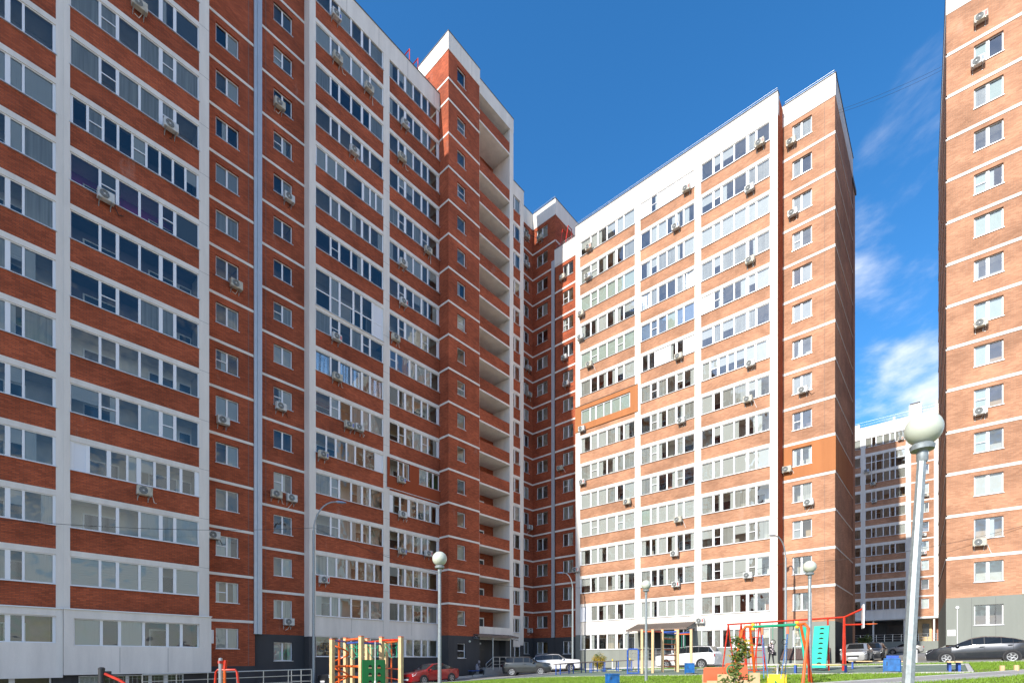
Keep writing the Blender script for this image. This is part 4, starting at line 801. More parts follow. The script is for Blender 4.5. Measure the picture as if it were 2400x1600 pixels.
# ================================================================== lamps
def globe_lamp(base, top, label, r=0.2, rb=0.085, rt=0.055, big=False):
    b = Vector(base); t = Vector(top); o = thing('park_lamp', label, 'lamp', b, 0, 'globe lamps in the yard'); d = t - b
    mb = MB(); mb.tube([Vector((0, 0, -0.25)) , d * 0.5, d * (1 - (r + .06) / d.length)], rb, 8, r2=rt); part('pole', mb, 'galvanised', o)
    mb = MB(); c = d * (1 - (r + .08) / d.length); mb.lathe([(rt * 1.05, -0.12), (rt * 1.25, -0.1), (rt * 1.25, 0.0), (r * 0.62, 0.02), (r * 0.66, 0.07), (r * 0.55, 0.09)], 20, 0, c); part('collar', mb, 'galvanised', o, smooth=True)
    mb = MB(); n = 14; mb.lathe([(r * math.sin(PI * k / n) + (0.0001), -r * math.cos(PI * k / n)) for k in range(n + 1)], 28, 0, d); part('globe', mb, 'globe', o, smooth=True)
    return o
globe_lamp((7.63, 0.464, gz(7.63, .464)), (7.79, 0.283, 2.74), 'tall globe lamp on a leaning galvanised pole, grass around its foot', 0.19, 0.07, 0.046)
globe_lamp((9.22, 10.72, gz(9.22, 10.72)), (9.22, 10.72, 2.77), 'globe lamp between the green climbing board and the entrance steps', 0.2, 0.055, 0.042)
globe_lamp((19.54, 9.68, gz(19.54, 9.68)), (19.54, 9.68, 3.08), 'globe lamp on the grass before the rope climbing posts', 0.2, 0.065, 0.045)
globe_lamp((20.3, 3.85, gz(20.3, 3.85)), (20.3, 3.85, 3.24), 'globe lamp on the grass beside the turquoise climbing wall', 0.215, 0.075, 0.05)
def street_light(base, h, arm, label, r=0.09):
    b = Vector(base); o = thing('street_light', label, 'street light', b, 0, 'street lights along the blocks'); a = Vector(arm)
    mb = MB(); mb.tube([(0, 0, -0.2), (0, 0, h * 0.45), (0, 0, h * 0.84)], r, 10, r2=r * 0.72); part('pole', mb, 'galvanised', o, smooth=True)
    mb = MB(); L = a.length; u = a / L; pts = []
    for k in range(9):
        q = k / 8 * PI / 2; pts.append(Vector((0, 0, h * 0.83)) + u * (L * (1 - math.cos(q))) + Vector((0, 0, h * 0.17 * math.sin(q))))
    mb.tube(pts, r * 0.5, 8, r2=r * 0.4); part('arm', mb, 'galvanised', o, smooth=True)
    mb = MB(); e = pts[-1]; ang = math.atan2(u.y, u.x)
    for (s, w, z0, z1) in ((0.0, .05, -.03, .04), (0.1, .10, -.05, .07), (0.38, .13, -.07, .06), (0.62, .06, -.03, .02)): pass
    prof = [(0.0, .04, -.03, .04), (0.12, .11, -.05, .07), (0.4, .14, -.06, .06), (0.64, .07, -.03, .02)]; rings = []
    n = Vector((-u.y, u.x, 0))
    for (s, w, z0, z1) in prof: rings.append([e + u * s + n * w + Vector((0, 0, z0)), e + u * s - n * w + Vector((0, 0, z0)), e + u * s - n * w * .6 + Vector((0, 0, z1)), e + u * s + n * w * .6 + Vector((0, 0, z1))])
    for A, B in zip(rings[:-1], rings[1:]):
        for k in range(4): mb.quad(tuple(A[k]), tuple(A[(k + 1) % 4]), tuple(B[(k + 1) % 4]), tuple(B[k]))
    mb.poly([tuple(p) for p in reversed(rings[0])]); mb.poly([tuple(p) for p in rings[-1]]); part('lamp_head', mb, 'metal_grey', o)
    return o
street_light((15.95, 30.7, gz(15.95, 30.7)), 11.9, (1.1, -0.75, 0), 'curved street light before the white pier and shaded loggias', 0.10)
street_light((40.66, 27.79, gz(40.66, 27.79)), 9.4, (-0.5, 0.75, 0), 'street light standing by the inner corner, behind the white crossover', 0.11)
street_light((42.0, 9.55, gz(42, 9.55)), 9.55, (-0.9, 0.45, 0), 'street light before the sunlit brick strip, near the walking woman', 0.10)

# ================================================================== cars
def make_car(name, label, loc, heading, L, Wd, H, style, mat, gw=None, z=None):
    x0, y0 = loc; c, s = math.cos(heading), math.sin(heading); wb = L * 0.295
    zf, zr = gz(x0 + c * wb, y0 + s * wb), gz(x0 - c * wb, y0 - s * wb); zl, zq = gz(x0 - s * .7, y0 + c * .7), gz(x0 + s * .7, y0 - c * .7)
    o = thing(name, label, 'car', (x0, y0, (zf + zr) / 2 if z is None else z), heading, 'cars parked round the yard')
    o.rotation_euler = (math.atan2(zl - zq, 1.4), -math.atan2(zf - zr, 2 * wb), heading)
    w = Wd / 2; hl = L / 2; gl = 0.19 if style != 'suv' else 0.22
    if style == 'sedan':
        belt, hood = 0.63 * H, 0.58 * H
        st = [(1.0, .30, .40, .44, .55, .50), (.985, .22, .50, .54, .80, .74), (.90, .19, .56, .58, .93, .86), (.66, gl, .62, .635, .98, .88), (.45, gl, .63, .67, 1.0, .88), (.40, gl, .64, .70, 1.0, .86), (.08, gl, .64, .965, 1.0, .72), (-.12, gl, .65, 1.0, 1.0, .71), (-.38, gl, .66, .965, 1.0, .70), (-.52, gl, .665, .88, 1.0, .73), (-.74, gl, .67, .71, .99, .82), (-.93, .22, .66, .68, .93, .80), (-.99, .28, .60, .64, .84, .76), (-1.0, .34, .50, .55, .72, .66)]
        ws, rw, side = (5, 6), (9, 10), (6, 9)
    elif style == 'hatch':
        st = [(1.0, .28, .38, .42, .55, .50), (.985, .2, .47, .51, .80, .74), (.90, .18, .54, .57, .93, .86), (.64, gl, .61, .64, .98, .88), (.50, gl, .62, .67, 1.0, .88), (.46, gl, .63, .69, 1.0, .86), (.10, gl, .65, .955, 1.0, .72), (-.12, gl, .67, 1.0, 1.0, .71), (-.42, gl, .69, .965, 1.0, .69), (-.62, gl, .70, .90, 1.0, .70), (-.86, gl, .71, .76, .97, .78), (-.95, .22, .68, .71, .92, .78), (-.99, .28, .60, .64, .84, .76), (-1.0, .36, .50, .55, .72, .66)]
        ws, rw, side = (5, 6), (9, 10), (6, 9)
    else:
        st = [(1.0, .34, .44, .50, .60, .54), (.985, .26, .56, .60, .84, .78), (.91, .2, .60, .625, .95, .88), (.62, gl, .635, .665, .99, .90), (.46, gl, .64, .69, 1.0, .89), (.40, gl, .645, .71, 1.0, .87), (.15, gl, .65, .965, 1.0, .77), (-.10, gl, .66, 1.0, 1.0, .75), (-.50, gl, .67, .99, 1.0, .75), (-.82, gl, .68, .955, 1.0, .75), (-.945, gl, .67, .72, .97, .80), (-.975, .26, .64, .67, .93, .80), (-.995, .3, .58, .62, .86, .78), (-1.0, .36, .48, .52, .76, .70)]
        ws, rw, side = (5, 6), (9, 10), (6, 9)
    def ring(t):
        x, zl_, zs, zt, a, b = t; x *= hl; a *= w; b *= w; z0 = zl_ if zl_ >= 0.17 and zl_ < 0.5 else zl_; z0 = zl_ * (H if zl_ > 0.27 else 1.0) if zl_ > 0.27 else zl_
        zs *= H; zt *= H
        half = [(x, a * .80, z0), (x, a * .97, z0 + 0.10 * (zs - z0) + .02), (x, a, z0 + .5 * (zs - z0)), (x, a * .975, zs), (x, b + (a * .975 - b) * .06, zt - .06 * (zt - zs) - 0.015), (x, b * .78, zt)]
        return half
    rs = [ring(t) for t in st]; nh = 6
    mb = MB()
    for r in rs: mb.v += r + [(p[0], -p[1], p[2]) for p in reversed(r)]
    nn = nh * 2
    for i in range(len(rs) - 1):
        for k in range(nn):
            a = i * nn + k; b = i * nn + (k + 1) % nn; mb.f.append((a, a + nn, b + nn, b)); mb.m.append(0)
    mb.f.append(tuple(range(nn))); mb.m.append(0); e = (len(rs) - 1) * nn; mb.f.append(tuple(e + k for k in reversed(range(nn)))); mb.m.append(0)
    part('body', mb, mat, o, smooth=True)
    def inset(q, f, push):
        q = [Vector(p) for p in q]; cc = sum(q, Vector()) / len(q); nrm = (q[1] - q[0]).cross(q[2] - q[0]).normalized()
        return [tuple(cc + (p - cc) * f + nrm * push) for p in q], nrm
    def outward(q, push=0.012, f=0.92):
        pts, nrm = inset(q, f, 0); cc = sum((Vector(p) for p in pts), Vector()) / len(pts); od = cc - Vector((cc.x * .9, 0, H * .45))
        sg = 1 if nrm.dot(od) > 0 else -1
        return [tuple(Vector(p) + nrm * push * sg) for p in pts]
    for (i0, i1), nm in ((ws, 'windshield'), (rw, 'rear_window')):
        a, b = rs[i0], rs[i1]; g = MB(); g.poly(outward([a[5], (a[5][0], -a[5][1], a[5][2]), (b[5][0], -b[5][1], b[5][2]), b[5]])); part(nm, g, 'car_glass', o)
    for sg in (1, -1):
        fl = lambda p: (p[0], p[1] * sg, p[2])
        mids = [(ws[0], ws[1], 'tri'), (side[0], side[0] + 1, ''), (side[0] + 1, side[1] - 1 if side[1] - 1 > side[0] + 1 else side[1], ''), (side[1] - 1, side[1], ''), (rw[0], rw[1], 'tri2')]
        done = set()
        for i0, i1, kd in mids:
            if (i0, i1) in done: continue
            done.add((i0, i1)); a, b = rs[i0], rs[i1]
            q = [fl(a[3]), fl(b[3]), fl(b[4]), fl(a[4])]
            q = [Vector(p) for p in q]; lo = 0.10
            q = [q[0].lerp(q[3], lo), q[1].lerp(q[2], lo), q[2], q[3]]
            g = MB(); g.poly(outward(q, 0.007, 1.0)); part('window_surround', g, 'car_trim', o)
            g = MB(); g.poly(outward(q, 0.013, 0.94)); part('side_window', g, 'car_glass', o)
        # door seams, handle, mirror, lamps
        g = MB()
        for i in (side[0] - 1, side[0] + 1, side[1]):
            a = rs[i]; g.box(a[2][0] - .006, a[2][0] + .006, min(sg * (a[2][1] - .01), sg * (a[2][1] + .004)), max(sg * (a[2][1] - .01), sg * (a[2][1] + .004)), a[1][2], a[3][2] - .02)
        part('door_seam', g, 'car_trim', o)
        g = MB()
        for i in (side[0] + 1, side[1]):
            a = rs[i]; x = a[3][0] + .12; yy = sg * a[2][1]; g.box(x - .09, x + .09, min(yy, yy + sg * .025), max(yy, yy + sg * .025), a[3][2] - .10, a[3][2] - .065)
        part('door_handle', g, mat, o)
        a = rs[ws[0]]; g = MB(); yy = sg * (a[3][1] + .02); g.lathe([(0.01, -.1), (.075, -.06), (.085, 0.02), (.06, .06), (0.0, .075)], 10, 0, (a[3][0] - .18, yy + sg * .06, a[3][2] + .06), 'x'); part('mirror', g, mat, o, smooth=True)
        a, b = rs[1], rs[3]; g = MB(); q = [Vector(fl(a[2])).lerp(Vector(fl(a[3])), .45), Vector(fl(rs[2][2])).lerp(Vector(fl(rs[2][3])), .62), Vector(fl(rs[2][3])).lerp(Vector(fl(b[3])), .25), Vector(fl(a[4]))]
        g.poly(outward(q, 0.018, 0.95)); part('headlight', g, 'headlight', o)
        a, b = rs[-2], rs[-4]; g = MB(); q = [Vector(fl(a[2])).lerp(Vector(fl(a[3])), .35), Vector(fl(rs[-3][2])).lerp(Vector(fl(rs[-3][3])), .55), Vector(fl(rs[-3][3])), Vector(fl(a[4]))]
        g.poly(outward(q, 0.02, 0.95)); part('taillight', g, 'taillight', o)
        for xs_ in (1, -1):
            rad = 0.325 if style != 'suv' else 0.355; x = xs_ * wb
            g = MB(); yo = sg * (w * 1.0 + .006); g.lathe([(0.0, 0), (rad + .045, 0), (rad + .06, -.012 * sg)], 22, 0, (x, yo, rad), 'y'); part('wheel_arch', g, 'car_trim', o)
            wo_ = link('wheel', None, o, (x, sg * (w - .10), rad))
            g = MB(); g.lathe([(rad * .62, .115 * sg), (rad * .9, .125 * sg), (rad, .08 * sg), (rad, -.09 * sg), (rad * .62, -.1 * sg)], 24, 0, (0, 0, 0), 'y', False); part('tyre', g, 'tyre', wo_, smooth=True)
            g = MB(); g.lathe([(0.0, .10 * sg), (rad * .2, .11 * sg), (rad * .2, .095 * sg)], 14, 0, (0, 0, 0), 'y'); g.lathe([(rad * .56, .118 * sg), (rad * .66, .122 * sg), (rad * .66, .09 * sg), (rad * .56, .09 * sg)], 24, 0, (0, 0, 0), 'y', False)
            for k in range(5):
                q = 2 * PI * k / 5; d1 = Vector((math.cos(q), 0, math.sin(q))); n1 = Vector((-math.sin(q), 0, math.cos(q))); yy = Vector((0, .108 * sg, 0))
                g.poly([tuple(d1 * rad * .15 + n1 * .04 + yy), tuple(d1 * rad * .15 - n1 * .04 + yy), tuple(d1 * rad * .6 - n1 * .022 + yy), tuple(d1 * rad * .6 + n1 * .022 + yy)])
            part('rim', g, 'rim', wo_)
    a = rs[1]; g = MB(); g.box(hl * .985, hl * 1.0 + .012, -w * .42, w * .42, H * .32, H * .40); part('grille', g, 'car_trim', o)
    g = MB(); g.box(hl + .008, hl + .022, -.26, .26, H * .235, H * .305); part('number_plate', g, 'plate_white', o); g = MB(); g.box(-hl - .02, -hl - .004, -.26, .26, H * .42, H * .49); part('number_plate', g, 'plate_white', o)
    if style == 'suv':
        g = MB()
        for sg in (1, -1): g.tube([(hl * .12, sg * w * .68, H * .985), (hl * -.1, sg * w * .69, H * 1.02), (-hl * .6, sg * w * .68, H * .99)], .018, 6)
        part('roof_rail', g, 'car_trim', o)
    return o
make_car('parked_car', 'red sedan parked along the shaded block, behind the climbing frame', (24.35, 29.3), PI, 4.45, 1.74, 1.47, 'sedan', 'paint_red')
make_car('parked_car', 'black sedan parked behind the spiral climbing posts', (18.0, 29.3), PI, 4.4, 1.74, 1.47, 'sedan', 'paint_dark')
make_car('parked_car', 'dark grey compact SUV parked before the entrance canopy', (33.7, 27.7), R_(-58), 4.15, 1.78, 1.60, 'suv', 'paint_grey')
make_car('parked_car', 'white crossover parked nose out beside the inner corner', (38.3, 28.0), R_(-57), 4.5, 1.84, 1.66, 'suv', 'paint_white')
make_car('parked_car', 'white SUV with red tail lamps parked behind the rope climbing posts', (37.9, 15.3), PI / 2, 4.6, 1.85, 1.69, 'suv', 'paint_white')
make_car('parked_car', 'silver old sedan facing the yard beside the basketball hoop', (44.2, 5.35), PI, 4.1, 1.68, 1.42, 'sedan', 'paint_silver')
make_car('parked_car', 'black sedan parked right behind the silver sedan', (50.2, 5.0), PI, 4.4, 1.72, 1.45, 'sedan', 'paint_dark')
make_car('parked_car', 'dark glossy hatchback parked under the right-hand block, near the wooden bench', (38.2, -0.95), PI / 2, 4.45, 1.72, 1.46, 'hatch', 'paint_black')
make_car('parked_car', 'silver hatchback parked at the foot of the distant block', (87.5, 5.2), R_(90), 4.2, 1.7, 1.45, 'hatch', 'paint_silver')
make_car('parked_car', 'dark blue sedan parked in shadow at the foot of the distant block', (86.5, 10.8), R_(90), 4.3, 1.7, 1.43, 'sedan', 'paint_dark')

# ================================================================== entrances
FT0 = Fr('Y', 33.2)
en = MB(); en.box(31.99, 36.0, 33.0, 33.2, -2.6, 1.79); o = link('entrance_wall', en.mesh('entrance_wall', ['plinth']), b2.e, -b2.loc)
en = MB(); en.box(32.75, 33.75, 32.93, 33.0, -0.75, 1.30); link('entrance_door', en.mesh('entrance_door', ['metal_dark']), b2.e, -b2.loc)
en = MB(); en.box(33.1, 33.35, 32.96, 33.0, 1.38, 1.52); link('house_number', en.mesh('house_number', ['plate_white']), b2.e, -b2.loc)
en = MB(); en.lathe([(0.0, -.09), (.08, -.07), (.1, 0.0), (.1, .02)], 14, 0, (30.75, 31.79, 1.55), 'y'); link('wall_lamp', en.mesh('wall_lamp', ['globe'], True), b2.e, -b2.loc)
def canopy(label, loc, rz, w, dp, zb, zf, zg0, posts):
    o = thing('entrance_canopy', label, 'canopy', loc, rz, None)
    mb = MB(); n = int(w / 0.2)
    for i in range(n):
        a, c_ = i * w / n, (i + .55) * w / n; d_ = (i + 1) * w / n
        mb.quad((a, 0, zf), (c_, 0, zf), (c_, dp, zb), (a, dp, zb)); mb.quad((c_, 0, zf + .03), (d_, 0, zf + .03), (d_, dp, zb + .03), (c_, dp, zb + .03)); mb.quad((c_, 0, zf), (c_, 0, zf + .03), (c_, dp, zb + .03), (c_, dp, zb))
    mb.quad((0, 0, zf - .04), (0, dp, zb - .04), (w, dp, zb - .04), (w, 0, zf - .04)); mb.box(0, w, -.03, 0.0, zf - .1, zf + .05)
    part('roof_sheet', mb, 'canopy_sheet', o)
    for x in (0.05, w - .05):
        t = MB(); t.tube([(x, 0, zf - .1), (x, dp, zb - .1)], .025, 6); t.tube([(x, 0, zf - .28), (x, dp, zb - .42)], .025, 6); k = 6
        for i in range(k):
            y0, y1 = dp * i / k, dp * (i + 1) / k; f0, f1 = i / k, (i + 1) / k
            t.tube([(x, y0, zf + (zb - zf) * f0 - .1), (x, (y0 + y1) / 2, zf + (zb - zf) * (f0 + f1) / 2 - .28 - .07 * f0), (x, y1, zf + (zb - zf) * f1 - .1)], .014, 5)
        part('truss', t, 'metal_grey', o)
    for px in posts:
        t = MB(); t.tube([(px, 0.12, zg0), (px, 0.12, zf - .05)], .05, 8); part('post', t, 'metal_grey', o)
    return o
canopy('brown ribbed entrance canopy on grey posts beside the stair tower', (31.2, 31.2, 0), 0, 5.4, 2.0, 2.5, 2.06, -1.25, (2.0, 4.4))
canopy('wide ribbed porch canopy on the sunlit block, behind the white SUV', (40.5, 22.0, 0), -PI / 2, 5.5, 2.12, 3.2, 2.55, -0.75, (0.15, 2.6, 5.2))
def rail_thing(label, pts, h=0.95, mids=(0.35, 0.65), step=1.0, r=0.028, name='railing', mat='steel_rail', zs=None):
    P0 = Vector((pts[0][0], pts[0][1], zs[0] if zs else gz(*pts[0]))); o = thing(name, label, 'railing', P0)
    V = [Vector((p[0], p[1], zs[i] if zs else gz(*p))) - P0 for i, p in enumerate(pts)]
    mb = MB()
    for hh in (1.0,): mb.tube([v + Vector((0, 0, h)) for v in V], r, 8)
    part('handrail', mb, mat, o)
    for m in mids:
        mb = MB(); mb.tube([v + Vector((0, 0, h * m)) for v in V], r * .75, 6); part('rail', mb, mat, o)
    for a, b in zip(V[:-1], V[1:]):
        n = max(1, round((b - a).length / step))
        for k in range(n + (1 if b == V[-1] else 0)):
            p = a.lerp(b, k / n); mb = MB(); mb.tube([p + Vector((0, 0, -0.15)), p + Vector((0, 0, h))], r * .9, 6); part('post', mb, mat, o)
    return o
rail_thing('long steel handrail running before the leftmost block', [(6.1, 27.0), (13.9, 27.0), (14.0, 29.6)], 1.13, (0.42, 0.72), 1.35)
rail_thing('steel stair railing beside the entrance door under the brown canopy', [(32.4, 31.4), (33.2, 31.25), (35.7, 31.25)], 0.95, (0.3, 0.62), 0.9, zs=[-1.35, -0.75, -0.75])
rail_thing('steel ramp railing sloping down from the brown canopy', [(35.8, 31.2), (39.2, 31.0)], 0.95, (0.5,), 1.1, zs=[-0.72, -1.25])
rail_thing('steel porch railing before the sunlit block door', [(40.7, 21.6), (40.7, 16.9)], 1.0, (0.3, 0.62), 0.8, zs=[-0.1, -0.1])
st_ = MB()
for i in range(4): st_.box(31.9 - 0.3 * (3 - i) + .3, 36.0, 31.3 - 0.28 * (3 - i), 33.0, -2.2, -1.26 + 0.17 * i)
o = part('entrance_steps', st_, 'concrete', None); tag(o, 'grey entrance steps under the brown canopy', 'steps')

# ================================================================== playground
def bar(mb, a, b, r=0.03, n=7): mb.tube([a, b], r, n)
# --- wooden climbing complex with the spiral and the green board
D0 = Vector((10.1, 15.9, 0)); o = thing('climbing_complex', 'wooden post climbing complex with red spiral and green holed board', 'play structure', (10.1, 15.9, gz(10.1, 15.9)))
g0 = o.location.z
import_f = lambda px, d: None
FX, TH = 1187.85, R_(41.173)
def ray(px, d):
    t = (px - 1200) / FX; return Vector((d * (math.cos(TH) + t * math.sin(TH)), d * (math.sin(TH) - t * math.cos(TH)), 0))
PST = {}
for nm, px, d, tz in (('a', 778.5, 17.4, .69), ('b', 810.5, 18.6, .78), ('c', 826, 20.2, .62), ('d', 846.5, 17.2, .78), ('e', 860.5, 19.6, .80), ('f', 870, 21.0, .66), ('g', 894.5, 18.3, .80), ('h', 904.5, 19.9, .78), ('i', 939.5, 17.6, .78)):
    p = ray(px, d) - o.location; p.z = 0; PST[nm] = (p, tz)
    mb = MB(); mb.box(-.065, .065, -.065, .065, -0.3, tz - g0 - .02); mb.box(-.07, .07, -.07, .07, tz - g0 - .02, tz - g0 + .012, 1)
    link('post', mb.mesh('post', ['wood', 'coral_board']), o, p, R_(12))
def pbar(n1, n2, z, mat, r=0.035, name='bar'):
    a, b = PST[n1][0].copy(), PST[n2][0].copy(); a.z = b.z = z - g0; mb = MB(); bar(mb, a, b, r); part(name, mb, mat, o)
pbar('a', 'b', .64, 'blue_paint'); pbar('b', 'd', .70, 'orange_paint', .045); pbar('b', 'd', .58, 'blue_paint'); pbar('d', 'e', .66, 'orange_paint'); pbar('e', 'g', .66, 'red_paint'); pbar('d', 'g', .55, 'blue_paint'); pbar('g', 'h', .66, 'orange_paint'); pbar('h', 'i', .64, 'orange_paint', .04); pbar('g', 'i', .68, 'red_paint')
for z in (-.25, -.62): pbar('a', 'b', z, 'orange_paint', .04); pbar('b', 'd', z, 'orange_paint', .04); pbar('h', 'i', z - .1, 'red_paint', .025)
mb = MB(); a = (PST['a'][0] + PST['b'][0]) / 2; bar(mb, a + Vector((0, 0, -.1)), a + Vector((0, 0, .7 - g0)), .04); part('spiral_pole', mb, 'orange_paint', o)
mb = MB(); pts = []
for k in range(61):
    q = k / 60; ang = q * 2 * PI * 2.4 + 2.0; rr = .31; pts.append(a + Vector((rr * math.cos(ang), rr * math.sin(ang), (.68 - g0) - q * 1.9)))
mb.tube(pts, .028, 7); part('spiral', mb, 'orange_paint', o, smooth=True)
# green board with two rows of holes
A, B = ray(849, 16.9) - o.location, ray(902.5, 17.4) - o.location; A.z = B.z = 0; ub = (B - A).normalized(); wb_ = (B - A).length; ang = math.atan2(ub.y, ub.x)
brd = MB(); brd.box(0, wb_, -.02, .02, -.02 - .15, -.02 - g0)
bo = part('climbing_board', brd, 'green_board', o, (A.x, A.y, 0), ang, False)
for r_ in range(4):
    for cx_ in (0.33, 0.72):
        hb = MB(); hb.lathe([(0.0, -.004), (.052, -.004), (.052, .002)], 14, 0, (cx_ * wb_, -.022, -g0 - .24 - r_ * .26), 'y'); part('hand_hole', hb, 'hole_dark', bo)
        hb = MB(); hb.box(cx_ * wb_ - .05, cx_ * wb_ + .05, -.03, -.02, -g0 - .31 - r_ * .26, -g0 - .27 - r_ * .26); part('grip', hb, 'coral_board' if cx_ > .5 else 'wood', bo)
mb = MB(); m0 = A.lerp(B, .52) - Vector((-ub.y, ub.x, 0)) * .08; bar(mb, m0 + Vector((0, 0, .6 - g0)), m0 + Vector((0, 0, -.75 - g0)), .016); mb.lathe([(0.0, -.08), (.035, -.05), (.04, 0), (.03, .05), (0, .07)], 10, 0, m0 + Vector((0, 0, -.78 - g0))); part('climbing_rope', mb, 'rope_white', o)
mb = MB()
for n1, n2, s in (('b', 'd', .5), ('e', 'g', .45), ('g', 'h', .4), ('h', 'i', .45), ('c', 'e', .4)):
    p, q = PST[n1][0], PST[n2][0]
    for z0, sag in ((.5, s), (.62, s * .5)):
        mb.tube([p.lerp(q, t) + Vector((0, 0, z0 - g0 - sag * 4 * t * (1 - t))) for t in [i / 8 for i in range(9)]], .013, 5)
    for t in (.3, .7): mb.tube([p.lerp(q, t) + Vector((0, 0, .6 - g0)), p.lerp(q, t + .05) + Vector((0, 0, .05 - g0))], .012, 5)
part('rope_net', mb, 'rope_green', o)
mb = MB(); bar(mb, PST['h'][0] + Vector((.15, -.15, 0)), PST['h'][0] + Vector((.15, -.15, .62 - g0)), .03); part('slide_pole', mb, 'orange_paint', o)

# --- rope climbing posts on the pad
o = thing('climbing_posts', 'wooden climbing posts with rope ladder and rings on the green pad', 'play structure', (30.0, 13.6, gz(30, 13.6))); g0 = o.location.z
PST = {}
for nm, px, d in (('a', 1505, 30.6), ('b', 1530, 30.4), ('c', 1552.7, 31.2), ('d', 1584, 32.6), ('e', 1589, 30.6), ('f', 1620, 30.4)):
    p = ray(px, d) - o.location; tz = (1543.8 - 1474) * d / FX; p.z = gz(*ray(px, d)[:2]) - g0; PST[nm] = (p, tz)
    mb = MB(); mb.box(-.07, .07, -.07, .07, -0.1, tz - g0 - p.z); mb.box(-.075, .075, -.075, .075, tz - g0 - p.z, tz - g0 - p.z + .02, 1); link('post', mb.mesh('post', ['wood', 'coral_board']), o, p, R_(10))
pbar('a', 'b', 1.66, 'orange_paint', .045); pbar('b', 'c', 1.66, 'red_paint'); pbar('c', 'e', 1.66, 'blue_paint', .05); pbar('d', 'f', 1.62, 'blue_paint', .05); pbar('e', 'f', 1.50, 'orange_paint', .045); pbar('c', 'd', 1.6, 'blue_paint')
for i, z in enumerate((1.28, .94, .6, .25, -.1, -.46)): pbar('c', 'd', z, 'orange_paint', .035, 'rung')
for i in range(6):
    t = (i + .7) / 6.6; p = PST['c'][0].lerp(PST['d'][0], t); mb = MB(); mb.tube([Vector((p.x, p.y, 1.6 - g0)), Vector((p.x, p.y, -.12 - g0))], .015, 5); part('rope', mb, 'rope_black' if i else 'rope_green', o)
mb = MB(); p, q = PST['c'][0], PST['d'][0]
for i in range(12):
    t = i / 11; a = p.lerp(q, t); mb.tube([Vector((a.x, a.y, 1.55 - g0)), Vector((a.x, a.y, .95 - g0))], .014, 5)
part('rope_net', mb, 'rope_green', o)
for t in (.28, .52):
    a = PST['e'][0].lerp(PST['f'][0], t); mb = MB(); mb.tube([Vector((a.x, a.y, 1.5 - g0)), Vector((a.x + .02, a.y, .98 - g0)), Vector((a.x, a.y, .62 - g0))], .012, 5); part('rope', mb, 'rope_green', o)
    mb = MB(); mb.tube([Vector((a.x + .11 * math.cos(k * PI / 8) * .66, a.y - .11 * math.cos(k * PI / 8) * .75, .52 - g0 + .11 * math.sin(k * PI / 8))) for k in range(17)], .018, 6); part('ring', mb, 'rope_black', o)
# --- blue pull-up frame
o = thing('pull_up_frame', 'blue tube pull-up frame standing beside the rope climbing posts', 'play structure', (28.6, 15.0, gz(28.6, 15.0))); g0 = o.location.z
a, b = ray(1471, 30.8) - o.location, ray(1496.5, 30.6) - o.location; a.z = b.z = 0; mb = MB(); mb.tube([a, a + Vector((0, 0, 1.45)), a.lerp(b, .12) + Vector((0, 0, 1.53)), a.lerp(b, .88) + Vector((0, 0, 1.53)), b + Vector((0, 0, 1.45)), b], .05, 8); part('frame', mb, 'blue_paint', o)
mb = MB(); bar(mb, a + Vector((0, 0, .08)), b + Vector((0, 0, .08)), .04); part('foot_bar', mb, 'blue_paint', o); mb = MB(); c_ = ray(1530, 30.4) - o.location; c_.z = 1.5; bar(mb, b + Vector((0, 0, 1.5)), c_, .03); part('pull_up_bar', mb, 'metal_dark', o)
# --- long tables
def long_table(label, p0, p1, h, w, nl):
    a = Vector((*p0, gz(*p0))); b = Vector((*p1, gz(*p1))); o = thing('long_bench', label, 'bench', a, 0, None); d = b - a; u = d.normalized(); n = Vector((-u.y, u.x, 0)).normalized() * w / 2
    mb = MB(); t = Vector((0, 0, h)); e = Vector((0, 0, .06)); V = [n + t, -n + t, d - n + t, d + n + t]
    mb.v = [tuple(x) for x in V] + [tuple(x + e) for x in V]; mb.f = [(0, 3, 2, 1), (4, 5, 6, 7), (0, 1, 5, 4), (1, 2, 6, 5), (2, 3, 7, 6), (3, 0, 4, 7)]; mb.m = [0] * 6
    part('table_top', mb, 'table_top', o)
    for i in range(nl):
        for s in (1, -1):
            p = d * ((i + .15) / (nl - .7)) + n * .8 * s; mb = MB(); mb.box(-.028, .028, -.028, .028, -.08, h); link('leg', mb.mesh('leg', ['blue_paint']), o, p, math.atan2(u.y, u.x))
    mb = MB(); bar(mb, Vector((0, 0, .2)) + d * .05, d * .95 + Vector((0, 0, .2)), .025); part('stretcher', mb, 'blue_paint', o)
    return o
long_table('long dark bench on blue legs reaching towards the dark grey SUV', (28.7, 21.0), (33.4, 20.6), 0.78, 0.5, 4)
long_table('long dark bench on blue legs before the yellowing bush', (31.6, 20.2), (34.0, 17.9), 0.78, 0.5, 4)
# --- litter bins
def bin_(label, loc, w, d, h, rz, mat='bin_blue', legs=False):
    z = gz(*loc); o = thing('litter_bin', label, 'bin', (*loc, z), rz, None); z0 = .12 if legs else 0.0
    mb = MB(); mb.box(-w / 2, w / 2, -d / 2, d / 2, z0, h); part('body', mb, mat, o)
    mb = MB(); mb.box(-w / 2 - .015, w / 2 + .015, -d / 2 - .015, d / 2 + .015, h - .03, h + .012); mb.box(-w / 2 + .03, w / 2 - .03, -d / 2 + .03, d / 2 - .03, h + .012, h + .016); part('rim', mb, mat, o)
    for s in (1, -1):
        mb = MB(); mb.box(s * (w / 2 + .02) - .02, s * (w / 2 + .02) + .02, -.03, .03, -.05, h * .92); part('post', mb, mat, o)
    mb = MB(); mb.box(-w * .36, -w * .30, -d / 2 - .01, -d / 2, h * .55, h * .8); part('latch', mb, 'metal_dark', o)
    return o
